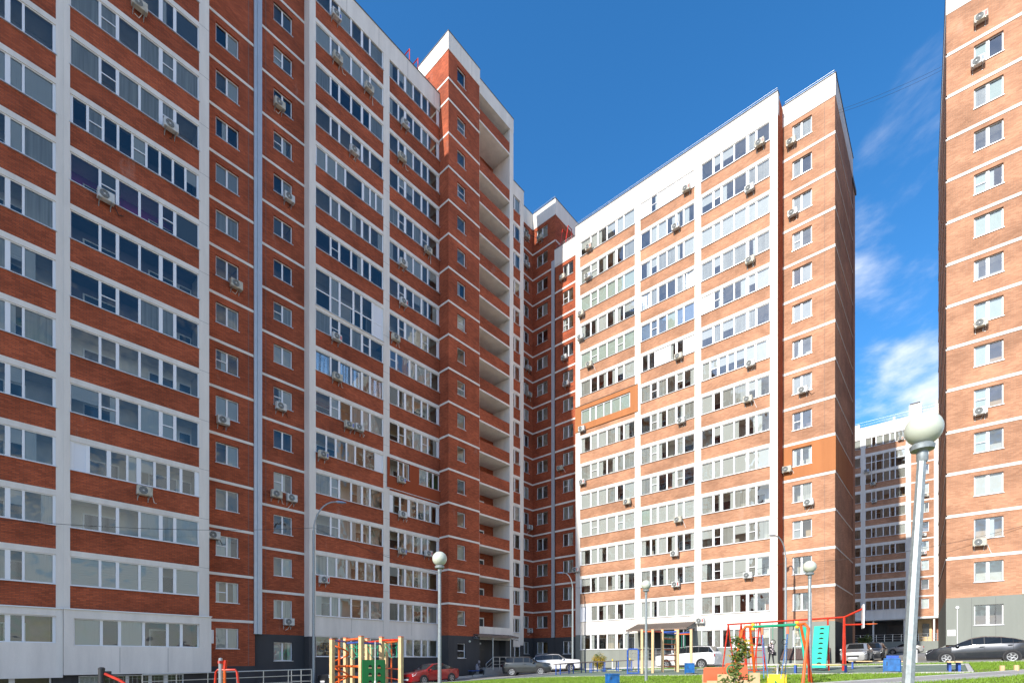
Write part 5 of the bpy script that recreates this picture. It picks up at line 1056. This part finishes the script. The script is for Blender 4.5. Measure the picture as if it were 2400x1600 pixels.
bin_('blue litter bin on the grass in front of the pad kerb', (16.9, 9.75), .42, .36, .47, R_(-35)); bin_('blue litter bin on the pad before the white SUV', (26.4, 10.6), .42, .34, .62, R_(-50), legs=True)
o = bin_('wide blue litter bin with a lid, right of the basketball hoop', (25.2, 1.9), .5, .34, .62, R_(-84), legs=True)
mb = MB(); mb.box(-.18, .22, .05, .3, .62, .74); part('lid', mb, 'blue_paint', o)
# --- benches on the pad
def plank_bench(label, loc, rz, L, w, h, segs=1, mat='wood'):
    o = thing('wooden_bench', label, 'bench', (*loc, gz(*loc)), rz, None)
    for k in range(2):
        y = (-.5 + k) * w * .54; mb = MB(); mb.box(-L / 2, L / 2, y - w * .24, y + w * .24, h - .05, h); part('plank', mb, mat, o)
    for x in (-L * .42, L * .42):
        for y in (-w * .32, w * .32):
            mb = MB(); mb.box(x - .04, x + .04, y - .04, y + .04, -.1, h - .05); part('leg', mb, 'blue_paint', o)
    return o
plank_bench('wooden bench on blue legs near the dark hatchback', (26.2, 0.05), R_(2), 2.4, .42, .44)
plank_bench('plank bench on blue legs under the turquoise climbing wall', (26.1, 4.55), R_(-88), 2.3, .3, .44); plank_bench('plank bench on blue legs between the hoop posts and silver sedan', (30.8, 3.0), R_(-85), 2.2, .3, .42)
# --- red sports frame
o = thing('sports_frame', 'red tube sports frame with rings, turquoise climbing wall and basketball hoop', 'play structure', (30.0, 7.2, gz(30, 7.2))); g0 = o.location.z
EA, EB = Vector((29.9, 9.75, 0)), Vector((28.35, 3.95, 0)); ud = (EB - EA).normalized(); nd = Vector((-ud.y, ud.x, 0)); ztop = lambda t: 1.98 + (1.98 - 1.98) * t
def fp(t, z, off=0.0):
    p = EA.lerp(EB, t) + nd * off - o.location; p.z = z - g0; return p
mb = MB(); bar(mb, fp(-.01, ztop(0)), fp(1.0, ztop(1)), .045); part('top_bar', mb, 'red_paint', o)
for t in (0.0, .13, .31, .74, .88):
    for s in (1, -1):
        if t in (.74, .88) and s < 0: continue
        mb = MB(); zb = gz(*(EA.lerp(EB, t) + nd * .62 * s)[:2]); bar(mb, fp(t, ztop(t)), fp(t, zb - .1, .62 * s if t < .5 else .1), .038); part('leg', mb, 'red_paint', o)
for s in (-1, 1):
    mb = MB(); zb = gz(EB.x, EB.y); bar(mb, fp(1.0, ztop(1)), fp(1.0, zb - .1, .12 * s), .05); part('leg', mb, 'red_paint', o)
for k in range(7):
    z = 1.55 - k * .36; mb = MB(); bar(mb, fp(.09, z, .1), fp(.33, z, .1), .018); part('rung', mb, 'red_paint', o)
for t in (.15, .21, .27): mb = MB(); bar(mb, fp(t, 2.0, .1), fp(t, -.7, .1), .016); part('net_rope', mb, 'red_paint', o)
for t in (.43, .53):
    mb = MB(); bar(mb, fp(t, 2.02), fp(t, 1.05), .012, 5); part('ring_rope', mb, 'rope_green', o); c_ = fp(t, .9); mb = MB(); mb.tube([c_ + ud * (.13 * math.cos(k * PI / 8)) + Vector((0, 0, .13 * math.sin(k * PI / 8))) for k in range(17)], .02, 6); part('ring', mb, 'rope_black', o)
mb = MB(); bar(mb, fp(.62, 2.0), fp(.62, -.2), .02); part('climbing_rope', mb, 'rope_white', o)
for (t0, t1, of0, of1, nm) in ((.655, .735, .02, .55, 0), (.78, .895, -.02, -.4, 1)):
    a, b, c_, d_ = fp(t0, 1.62, of0), fp(t1, 1.62, of0), fp(t1, -.42, of1), fp(t0, -.42, of1); mb = MB(); n = (b - a).cross(d_ - a).normalized() * .03
    V = [a, b, c_, d_]; mb.v = [tuple(v + n) for v in V] + [tuple(v - n) for v in V]; mb.f = [(0, 1, 2, 3), (7, 6, 5, 4), (0, 4, 5, 1), (1, 5, 6, 2), (2, 6, 7, 3), (3, 7, 4, 0)]; mb.m = [0] * 6
    bo = part('climbing_board', mb, 'turquoise', o)
    for k in range(8 if nm else 0):
        f = .08 + k * .118; p = a.lerp(d_, f); q = b.lerp(c_, f); m = p.lerp(q, .55); e = (q - p).normalized(); v = (a - d_).normalized(); s_ = -1 if n.dot(-o.location - m) < 0 else 1
        hb = MB(); pts = [m + n * 1.12 * s_ + e * (.11 * math.cos(w_)) + v * (.075 * math.sin(w_)) for w_ in [PI * i / 8 for i in range(9)]]; hb.poly([tuple(x) for x in pts]); part('hand_hole', hb, 'hole_dark', bo)
mb = MB(); bar(mb, fp(1.0, 1.98), fp(1.13, 2.32), .045); bar(mb, fp(1.0, 1.62), fp(1.14, 1.6), .04); part('hoop_arm', mb, 'red_paint', o)
pB_ = fp(1.13, 0); mb = MB(); mb.box(-.03, .03, -.5, .5, 1.42 - g0, 2.48 - g0); part('backboard', mb, 'pvc_panel', o, (pB_.x, pB_.y, 0), R_(-80))
mb = MB(); c_ = fp(1.13, 1.60) + ud * .33; mb.tube([c_ + Vector((.23 * math.cos(k * PI / 12), .23 * math.sin(k * PI / 12), 0)) for k in range(25)], .016, 6); bar(mb, fp(1.13, 1.55), c_ - ud * .23, .02); part('hoop', mb, 'orange_paint', o)
# --- swing
o = thing('swing', 'swing with a green beam, red legs and a yellow seat on blue chains', 'swing', (17.4, 4.3, gz(17.4, 4.3))); g0 = o.location.z
SA, SB = ray(1765, 16.6) - o.location, ray(1868, 15.6) - o.location; SA.z = SB.z = 0; su = (SB - SA).normalized(); sn = Vector((-su.y, su.x, 0)); zb = 1.06
mb = MB(); bar(mb, SA + Vector((0, 0, zb - g0)), SB + Vector((0, 0, zb - g0 - .0)), .045, 10); part('beam', mb, 'beam_green', o)
for P, s in ((SA, -1), (SB, 1)):
    t = P + Vector((0, 0, zb - g0))
    mb = MB(); mb.tube([t, t + su * s * .22 + Vector((0, 0, .02)), t + su * s * .34 + Vector((0, 0, -.12)) + sn * -.05, t + su * s * .40 + sn * -.75 + Vector((0, 0, -zb + g0 - .1 - .0))], .045, 8); part('leg', mb, 'orange_paint', o, smooth=True)
    mb = MB(); mb.tube([t + su * s * .10, t + su * s * .22 + sn * .75 + Vector((0, 0, -zb + g0 - .1))], .04, 8); part('leg', mb, 'orange_paint', o)
    mb = MB(); mb.tube([t + su * s * .30 + Vector((0, 0, -.1)), t + su * s * .28 + sn * .2 + Vector((0, 0, -1.75))], .035, 8); part('leg', mb, 'red_paint', o)
    for dz in (.07, -.07):
        mb = MB(); mb.lathe([(0.0, -.05), (.05, -.035), (.06, 0), (.05, .035), (0, .05)], 10, 0, t + Vector((0, 0, dz))); part('clamp', mb, 'yellow_paint', o, smooth=True)
seat0 = SA.lerp(SB, .28); seat1 = SA.lerp(SB, .72)
for f, sg in ((.22, -1), (.80, 1)):
    p = SA.lerp(SB, f); t = p + Vector((0, 0, zb - g0 - .05)); mb = MB(); mb.box(-.03, .03, -.03, .03, -.22, 0); part('hanger', mb, 'coral_board', o, t)
    for k in (-1, 1):
        q = SA.lerp(SB, .5 + sg * .19) + sn * .17 * k; e = Vector((q.x, q.y, -.62 - g0)); s0 = t + Vector((0, 0, -.2)); mb = MB(); n = 22
        for i in range(n):
            a, b = s0.lerp(e, i / n), s0.lerp(e, (i + .8) / n); mb.tube([a, b], .013 if i % 2 else .017, 5)
        part('chain', mb, 'chain_blue', o)
mb = MB(); c_ = SA.lerp(SB, .5) + Vector((0, 0, 0)); mb.box(-.30, .30, -.19, .19, -.04, 0); mb.box(-.30, .30, .16, .19, 0, .28); part('seat', mb, 'yellow_paint', o, Vector((c_.x, c_.y, -.76 - g0)), math.atan2(su.y, su.x)); mb = MB(); mb.box(-.06, .06, -.205, -.19, -.03, -.01); part('seat_label', mb, 'blue_paint', o, Vector((c_.x, c_.y, -.76 - g0)), math.atan2(su.y, su.x))
mb = MB(); mb.tube([c_ + Vector((.1, 0, -.7 - g0)), c_ + Vector((.2, -.1, -.95 - g0))], .03, 6); part('seat_bar', mb, 'beam_green', o)
# --- wooden play car
o = thing('play_car', 'wooden play car of pale planks with rounded coral side boards', 'play structure', (14.6, 4.75, gz(14.6, 4.75)), R_(-49)); 
for k in range(5):
    hh = (.34, .52, .50, .36, .56)[k]; mb = MB(); mb.box(-.72 + k * .29, -.72 + k * .29 + .27, -.33, -.28, 0, hh); part('plank', mb, 'wood', o)
for k in range(4): mb = MB(); mb.box(-.62 + k * .33, -.62 + k * .33 + .3, .28, .33, 0, .5); part('plank', mb, 'wood', o)
def rounded(x0, x1, h, z0):
    pts = [(x0, z0), (x1, z0)]; r = min((x1 - x0) / 2, h * .8)
    for k in range(9): q = k / 8 * PI / 2; pts.append((x1 - r * .6 + r * .6 * math.cos(q), z0 + h - r * .6 + r * .6 * math.sin(q)))
    for k in range(9): q = PI / 2 + k / 8 * PI / 2; pts.append((x0 + r * .25 + r * .25 * math.cos(q), z0 + h - r * .25 + r * .25 * math.sin(q)))
    return pts
for (x0, x1, y, h, z0) in ((-.68, -.10, .05, .42, .28), (-.05, .58, .12, .50, .32), (-.3, .3, .24, .4, .3)):
    P = rounded(x0, x1, h, z0); mb = MB(); n = len(P); mb.v = [(p[0], y - .02, p[1]) for p in P] + [(p[0], y + .02, p[1]) for p in P]; mb.f = [tuple(range(n)), tuple(n + i for i in reversed(range(n)))] + [(i, i + n, (i + 1) % n + n, (i + 1) % n) for i in range(n)]; mb.m = [0] * len(mb.f); part('side_board', mb, 'coral_board', o)
mb = MB(); mb.tube([(.05 + .14 * math.cos(k * PI / 8), -.1, .62 + .14 * math.sin(k * PI / 8)) for k in range(17)], .02, 6); part('steering_wheel', mb, 'beam_green', o)
# --- outdoor gym machines at the left
o = thing('gym_machine', 'grey post gym machine with red handle arms, right of the steel railing end', 'gym machine', (*ray(517, 14.5)[:2], gz(*ray(517, 14.5)[:2]))); g0 = o.location.z
rt = Vector((math.sin(TH), -math.cos(TH), 0)); tz = (1543.8 - 1544) * 14.5 / FX
mb = MB(); bar(mb, Vector((0, 0, -.2)), Vector((0, 0, tz - g0)), .055, 10); mb.lathe([(.055, 0), (.05, .03), (0, .05)], 10, 0, (0, 0, tz - g0)); part('post', mb, 'metal_grey', o)
mb = MB(); bar(mb, rt * .12 + Vector((0, 0, -.2)), rt * .12 + Vector((0, 0, tz - g0 - .08)), .035); part('swing_arm', mb, 'orange_paint', o)
mb = MB(); hb = [rt * -.18 + Vector((0, 0, -1.0)), rt * -.13 + Vector((0, 0, -.36)), rt * -.08 + Vector((0, 0, -.3)), rt * .42 + Vector((0, 0, -.3)), rt * .47 + Vector((0, 0, -.36)), rt * .55 + Vector((0, 0, -1.0))]; mb.tube([p + Vector((0, 0, tz - g0)) for p in hb], .032, 8); part('handle', mb, 'red_paint', o, smooth=True)
mb = MB(); bar(mb, rt * .12 + Vector((0, 0, tz - g0 - .28)), rt * .15 + Vector((0, 0, tz - g0 - .03)), .05, 8); mb.box(-.05, .1, -.08, .08, tz - g0 - .12, tz - g0 - .04); part('hinge', mb, 'red_paint', o)
o = thing('gym_machine', 'dark post gym machine with a slanting red bar before the leftmost block', 'gym machine', (*ray(238, 12.0)[:2], gz(*ray(238, 12.0)[:2]))); g0 = o.location.z; tz = (1543.8 - 1566) * 12 / FX
mb = MB(); bar(mb, Vector((0, 0, -.2)), Vector((0, 0, tz - g0)), .065, 12); mb.lathe([(.07, -.02), (.07, .01), (.04, .035), (0, .04)], 12, 0, (0, 0, tz - g0)); part('post', mb, 'metal_dark', o, smooth=True)
mb = MB(); mb.tube([rt * .08 + Vector((0, 0, tz - g0 - .12)), rt * .42 + Vector((0, 0, tz - g0 - .27)), rt * .95 + Vector((0, 0, tz - g0 - .6))], .032, 8); part('bar', mb, 'red_paint', o); mb = MB(); mb.box(-.02, .18, -.05, .05, tz - g0 - .2, tz - g0 - .06); part('hinge', mb, 'metal_dark', o)

# ================================================================== plants
def leaf_cloud(mb, c, rad, n, size, rg, mi=0, flat=1.0):
    for _ in range(n):
        d = Vector((rg.gauss(0, 1), rg.gauss(0, 1), rg.gauss(0, 1) * flat)).normalized() * rad * (rg.random() ** .45); p = Vector(c) + d
        a = Vector((rg.gauss(0, 1), rg.gauss(0, 1), rg.gauss(0, .6))).normalized(); b = a.cross(Vector((rg.gauss(0, 1), rg.gauss(0, 1), rg.gauss(0, 1)))).normalized(); s = size * rg.uniform(.6, 1.3)
        mb.poly([tuple(p - a * s), tuple(p - b * s * .42), tuple(p + a * s), tuple(p + b * s * .42)], mi)
def sapling(label, loc, h, seed, n, yellow=0.15, spread=.45, stakes=False, name='sapling', sz=.045):
    rg = random.Random(seed); o = thing(name, label, 'tree' if name == 'sapling' else 'shrub', (*loc, gz(*loc))); t = MB(); L = MB()
    pts = [Vector((rg.uniform(-.03, .03) * i, rg.uniform(-.03, .03) * i, h * i / 6)) for i in range(7)]; pts[0].z = -.1
    if name == 'sapling': t.tube(pts, .022, 6, r2=.006)
    for k in range(n):
        f = rg.uniform(.12, 1.0) if name == 'sapling' else rg.uniform(.02, .2); i = min(5, int(f * 6)); p = pts[i].lerp(pts[i + 1], f * 6 - i); an = rg.uniform(0, 2 * PI); ln = spread * rg.uniform(.4, 1.0) * (1.15 - .7 * f if name == 'sapling' else 1)
        e = p + Vector((math.cos(an) * ln, math.sin(an) * ln, ln * rg.uniform(.1, .7) if name == 'sapling' else h * rg.uniform(.4, .95))); t.tube([p, p.lerp(e, .5) + Vector((0, 0, .03)), e], .008, 5, r2=.003)
        for q in (.45, .75, 1.0): leaf_cloud(L, p.lerp(e, q), .13 if name == 'sapling' else .26, 12 if name == 'sapling' else 34, sz, rg, 1 if rg.random() < yellow else 0)
    part('trunk' if name == 'sapling' else 'stems', t, 'bark', o); part('crown', L, ['leaf', 'leaf_yellow'], o)
    if stakes:
        for dx in (-.25, .3): mb = MB(); mb.box(dx - .025, dx + .025, -.025, .025, -.1, .62); part('stake', mb, 'plate_white', o)
    return o
sapling('leafy sapling growing before the wooden play car', (11.6, 3.6), 1.3, 5, 20, .08, .36, sz=.05)
sapling('small yellowing sapling tied between two white stakes', (19.4, 4.6), .62, 9, 9, .75, .3, True, sz=.03)
sapling('thin staked sapling near the wooden bench and dark hatchback', (25.6, -2.35), 2.0, 12, 7, .6, .3, sz=.03)
sapling('yellowing bush before the grey plinth of the sunlit block', (38.6, 23.6), 1.25, 15, 26, .72, .55, name='shrub', sz=.06)
sapling('green bush by the distant block, beside the walking man', (83.0, 9.2), 2.4, 17, 30, .08, .8, name='shrub', sz=.11)
rg = random.Random(99); L = MB()
def bare(x, y): return math.sin(x * 1.3 + 1.7 * math.sin(y * .7)) + math.sin(y * 1.1 + x * .35)
def on_path(x, y):
    v = Vector((x, y, 0)) - PA; return abs(v.dot(PN.normalized())) < .66
for _ in range(190000):
    x = rg.uniform(8.5, 24.4); y = rg.uniform(-6, 23.4)
    if rg.random() < .16: x = rg.uniform(24.65, 34.3); y = rg.uniform(-6.5, -.55)
    if on_path(x, y): continue
    if y < 5.5 and bare(x, y) > .75 and rg.random() < .85: continue
    z = gz(x, y) + .045; h = rg.uniform(.035, .10); an = rg.uniform(0, PI); w_ = .011; lx, ly = rg.uniform(-.04, .04), rg.uniform(-.04, .04)
    i = len(L.v); L.v += [(x - w_ * math.cos(an), y - w_ * math.sin(an), z), (x + w_ * math.cos(an), y + w_ * math.sin(an), z), (x + lx, y + ly, z + h)]; L.f.append((i, i + 1, i + 2)); L.m.append(0)
for _ in range(14000):
    x = rg.uniform(34.5, 35.6); y = rg.uniform(-9, 24); z = gz(x, y) + .05; h = rg.uniform(.06, .16); an = rg.uniform(0, PI); w_ = .014; i = len(L.v)
    L.v += [(x - w_ * math.cos(an), y - w_ * math.sin(an), z), (x + w_ * math.cos(an), y + w_ * math.sin(an), z), (x + rg.uniform(-.05, .05), y + rg.uniform(-.05, .05), z + h)]; L.f.append((i, i + 1, i + 2)); L.m.append(0)
o = part('grass', L, 'grass_blade', None); o['kind'] = 'stuff'; o['label'] = 'short green grass on the lawn and the verge'

# ================================================================== small street furniture
def bollard(label, loc, h=.75):
    o = thing('bollard', label, 'bollard', (*loc, gz(*loc)), 0, 'white bollards with yellow tops'); mb = MB(); mb.tube([(0, 0, -.05), (0, 0, h)], .045, 8); part('shaft', mb, 'plate_white', o); mb = MB(); mb.lathe([(.05, 0), (.05, .16), (.03, .19), (0, .2)], 10, 0, (0, 0, h)); part('cap', mb, 'yellow_paint', o)
for p, lb in (((39.2, 22.6), 'white yellow-topped bollard beside the yellowing bush'), ((39.2, 20.9), 'white yellow-topped bollard at the foot of the porch canopy'), ((39.2, 12.4), 'white yellow-topped bollard behind the tail of the white SUV'), ((39.2, 11.2), 'white yellow-topped bollard nearest to the walking woman')): bollard(lb, p)
o = thing('plastic_barrier', 'bent white plastic barrier standing before the nose of the dark hatchback', 'barrier', (37.6, 1.75, gz(37.6, 1.75)), R_(20))
for dx in (0, .34):
    mb = MB(); mb.box(dx - .14 if dx == 0 else dx - .07, dx + .14 if dx == 0 else dx + .07, -.05, .05, -.02, .86); part('panel', mb, 'plate_white', o); mb = MB(); mb.box(dx - .10 if dx == 0 else dx - .05, dx + .10 if dx == 0 else dx + .05, -.056, .056, .70, .76); part('reflector', mb, 'yellow_paint', o)
for p, lab in (((24.9, -1.25), 'short sawn log standing on the grass by the path'), ((25.1, -1.62), 'sawn log standing on the grass by the thin staked sapling')):
    o = thing('log', lab, 'log', (*p, gz(*p) + .04)); mb = MB(); mb.tube([(0, 0, -.05), (.01, 0, .24)], .075, 10); part('stump', mb, 'wood', o)
o = thing('sitting_bench', 'blue slatted bench under the stair tower wall, with a person on it', 'bench', (30.75, 31.0, gz(30.75, 31.0) + .1)); 
for k in range(3): mb = MB(); mb.box(-.75, .75, -.2 + k * .14, -.09 + k * .14, .40, .44); part('slat', mb, 'blue_paint', o)
for x in (-.6, .6): mb = MB(); mb.box(x - .03, x + .03, -.18, .2, -.1, .40); part('leg', mb, 'metal_dark', o)

# cables strung across the yard and roofs
def cable(label, a, b, sag, r=0.012, n=24):
    a, b = Vector(a), Vector(b); mb = MB(); mb.tube([(a.lerp(b, i / n) - a) + Vector((0, 0, -sag * 4 * (i / n) * (1 - i / n))) for i in range(n + 1)], r, 5); o = link('cable', mb.mesh('cable', ['cable_dark']), None, a); tag(o, label, 'cable')
cable('upper thin cable strung between the sunlit block roof and the right-hand block', (44.6, 6.6, 41.0), (48.5, 0.72, 43.2), .15, .008); cable('lower thin cable strung between the sunlit block roof and the right-hand block', (44.6, 6.6, 40.8), (48.5, 0.72, 42.95), .2, .008)
cable('thin cable from the leftmost block to the curved street light', (-6, 32.2, 5.9), (15.95, 30.7, 8.35), .7, .011); cable('thin cable from the curved street light to the corner street light', (15.95, 30.7, 8.35), (40.66, 27.79, 6.9), 1.3, .011)
cable('thin cable from the corner street light to the light by the brick strip', (40.66, 27.79, 6.9), (42.0, 9.55, 7.2), .6, .011); cable('thin cable from the light by the brick strip to the right-hand block', (42.0, 9.55, 7.2), (44.7, -3.2, 8.3), .5, .011)
for i, (za, zb_, xx) in enumerate(((48.6, 44.4, 0), (48.0, 44.2, .3))): cable('%s of two thin cables slung over the roofs behind the inner corner' % ('upper', 'lower')[i], (39.0, 36.5 + xx, za - 1.0), (50.0, 29.5, zb_ + .3), .6, .02)
# red access ladders' hand frames on the roofs
def roof_frame(label, loc, s, rz=0):
    o = thing('roof_ladder_frame', label, 'ladder', loc, rz, None)
    for x in (0, .55 * s): mb = MB(); mb.tube([(x, 0, -.6), (x, 0, 1.9 * s), (x, .5 * s, 1.9 * s), (x, .9 * s, .2)], .045, 6); part('stile', mb, 'red_paint', o)
    for z in (.4, .8, 1.2): mb = MB(); mb.tube([(0, 0, z * s), (.55 * s, 0, z * s)], .03, 6); part('rung', mb, 'red_paint', o)
roof_frame('red steel ladder frame on the roof beside the stair tower', (26.3, 34.4, 48.0), 1.6); roof_frame('red steel ladder frame on the roof behind the inner corner', (44.6, 30.6, 43.0), 1.3, R_(90))

# ================================================================== people
def person(label, loc, rz, joints, mats, extras, scale=1.0):
    """one skinned body mesh; hair, hat and clothes that stand off it are children"""
    o = thing('person', label, 'person', loc, rz)
    V, E, Rr, name = [], [], [], {}
    for nm, par, p, r in joints:
        name[nm] = len(V); V.append(tuple(c * scale for c in p)); Rr.append(r * scale)
        if par: E.append((name[par], name[nm]))
    me = bpy.data.meshes.new('body'); me.from_pydata(V, E, []); bo = link('body', me, o)
    md = bo.modifiers.new('Skin', 'SKIN'); md.use_smooth_shade = True
    for i, sv in enumerate(me.skin_vertices[0].data): sv.radius = (Rr[i], Rr[i]); sv.use_root = (i == 0)
    sb = bo.modifiers.new('Sub', 'SUBSURF'); sb.levels = 1; sb.render_levels = 2
    m = bpy.data.materials.new('body_cloth'); m.use_nodes = True; t = m.node_tree; b = t.nodes['Principled BSDF']; b.inputs['Roughness'].default_value = .85
    tcn = t.nodes.new('ShaderNodeTexCoord'); sp = t.nodes.new('ShaderNodeSeparateXYZ'); t.links.new(tcn.outputs['Object'], sp.inputs[0]); cr = t.nodes.new('ShaderNodeValToRGB'); cr.color_ramp.interpolation = 'CONSTANT'
    mr = t.nodes.new('ShaderNodeMath'); mr.operation = 'DIVIDE'; mr.inputs[1].default_value = 2.0; t.links.new(sp.outputs['Z'], mr.inputs[0]); t.links.new(mr.outputs[0], cr.inputs[0])
    els = cr.color_ramp.elements
    for i, (pos, col) in enumerate(mats):
        e = els[i] if i < 2 else els.new(pos); e.position = pos; e.color = (*col, 1)
    t.links.new(cr.outputs[0], b.inputs['Base Color']); me.materials.append(m)
    for nm, mb, mt in extras: part(nm, mb, mt, o, smooth=True)
    return o
def fingers(J, hand, side, p, d, r=.009):
    p = Vector(p); d = Vector(d).normalized(); s = d.cross(Vector((1, 0, 0))); s = Vector((1, 0, 0)) if s.length < .1 else s.normalized()
    for k, (off, ln) in enumerate(((-.03, .055), (-.01, .075), (.01, .08), (.03, .07))):
        a = p + Vector((off, 0, 0)) + d * .04; J += [(f'{hand}f{k}a', hand, tuple(a + d * ln * .5), r), (f'{hand}f{k}b', f'{hand}f{k}a', tuple(a + d * ln + Vector((0, -.012, 0))), r * .8)]
    J += [(f'{hand}ta', hand, tuple(p + Vector((side * .03, -.035, 0))), r), (f'{hand}tb', f'{hand}ta', tuple(p + Vector((side * .035, -.05, 0)) + d * .04), r * .8)]
def walker(stride, arms, head_fwd=0.0):
    s = stride
    J = [('pel', None, (0, 0, .95), .125), ('spi', 'pel', (0, .005, 1.12), .12), ('che', 'spi', (0, .01, 1.33), .14), ('neck', 'che', (0, -.01, 1.49), .05), ('head', 'neck', (0, -.03 - head_fwd, 1.60), .088), ('crown', 'head', (0, -.02 - head_fwd, 1.69), .075)]
    for n, sx, ph in (('l', 1, 1), ('r', -1, -1)):
        J += [(n + 'hip', 'pel', (sx * .09, 0, .90), .09), (n + 'knee', n + 'hip', (sx * .09, -.10 * s * ph - .02, .50), .06), (n + 'ank', n + 'knee', (sx * .085, -.26 * s * ph if ph > 0 else .24 * s, .09), .042), (n + 'toe', n + 'ank', (sx * .09, (-.26 * s * ph if ph > 0 else .24 * s) - .15, .035), .04)]
        J += [(n + 'sho', 'che', (sx * .19, .01, 1.38), .065), (n + 'elb', n + 'sho', (sx * .24, .05 + .08 * s * ph, 1.10), .047), (n + 'hand', n + 'elb', (sx * .25, -.10 + .12 * s * ph if arms == 'bend' else .0 + .18 * s * ph, .90), .035)]
        fingers(J, n + 'hand', -sx, J[-1][2], (0, -.3, -1))
    return J
hat = MB(); hat.lathe([(.105, 0), (.112, .03), (.105, .09), (.07, .14), (0, .16)], 16, 0, (0, -.03, 1.61)); bag = MB(); bag.box(.22, .34, -.12, .12, .66, .92); bag.tube([(.28, -.08, .92), (.26, 0, 1.06), (.28, .08, .92)], .012, 6)
face = MB(); face.lathe([(0.0, -.02), (.018, 0), (.02, .02), (0, .03)], 8, 0, (0, -.125, 1.585)); coat = MB(); coat.lathe([(.20, 0), (.21, .2), (.19, .4), (.215, .6), (.17, .68), (.08, .72)], 18, 0, (0, .005, .80))
SK = (.52, .33, .25)
person('woman in a white knitted hat and black floral jacket walking with a black bag', (40.0, 10.05, gz(40, 10.05) + .10), R_(-42), walker(.75, 'bend'), [(0.0, (.02, .02, .024)), (.40, (.03, .03, .03)), (.74, SK)], [('hat', hat, 'cloth_white'), ('handbag', bag, 'cloth_black'), ('jacket', coat, 'cloth_floral'), ('nose', face, 'skin')], 1.0)
hair = MB(); hair.lathe([(.085, -.03), (.1, .04), (.08, .1), (0, .125)], 14, 0, (0, -.01, 1.63)); vest = MB(); vest.lathe([(.17, 0), (.175, .2), (.19, .42), (.12, .5)], 16, 0, (0, .01, .93))
person('man in a yellow high-visibility vest striding past the distant parked cars', (73.6, 7.1, gz(73.6, 7.1)), R_(-60), walker(1.25, 'swing'), [(0.0, (.03, .04, .07)), (.47, (.05, .06, .08)), (.745, SK)], [('hair', hair, 'hair'), ('vest', vest, 'hi_vis')], 1.0)
J = [('pel', None, (0, .02, .55), .13), ('spi', 'pel', (0, .04, .72), .125), ('che', 'spi', (0, -.02, .93), .14), ('neck', 'che', (0, -.07, 1.07), .05), ('head', 'neck', (0, -.12, 1.16), .088), ('crown', 'head', (0, -.12, 1.25), .075)]
for n, sx in (('l', 1), ('r', -1)):
    J += [(n + 'hip', 'pel', (sx * .09, 0, .52), .085), (n + 'knee', n + 'hip', (sx * .10, -.42, .50), .06), (n + 'ank', n + 'knee', (sx * .10, -.46, .09), .042), (n + 'toe', n + 'ank', (sx * .10, -.60, .035), .04), (n + 'sho', 'che', (sx * .18, 0, .97), .065), (n + 'elb', n + 'sho', (sx * .22, -.08, .70), .047), (n + 'hand', n + 'elb', (sx * .08, -.33, .66), .035)]
    fingers(J, n + 'hand', -sx, J[-1][2], (0, -1, -.2))
hood = MB(); hood.lathe([(.09, -.1), (.115, 0), (.11, .08), (.06, .135), (0, .15)], 14, 0, (0, -.10, 1.17)); phone = MB(); phone.box(-.035, .035, -.42, -.41, .66, .80); jk = MB(); jk.lathe([(.19, 0), (.2, .15), (.2, .35), (.15, .48), (.08, .54)], 16, 0, (0, .02, .50))
person('person in a grey hooded coat sitting on the blue bench, looking down', (30.95, 30.95, gz(30.75, 31) + .08), R_(60), J, [(0.0, (.02, .02, .024)), (.27, (.05, .05, .06)), (.56, SK)], [('hood', hood, 'cloth_grey'), ('phone', phone, 'cloth_black'), ('coat', jk, 'cloth_grey')], 1.0)
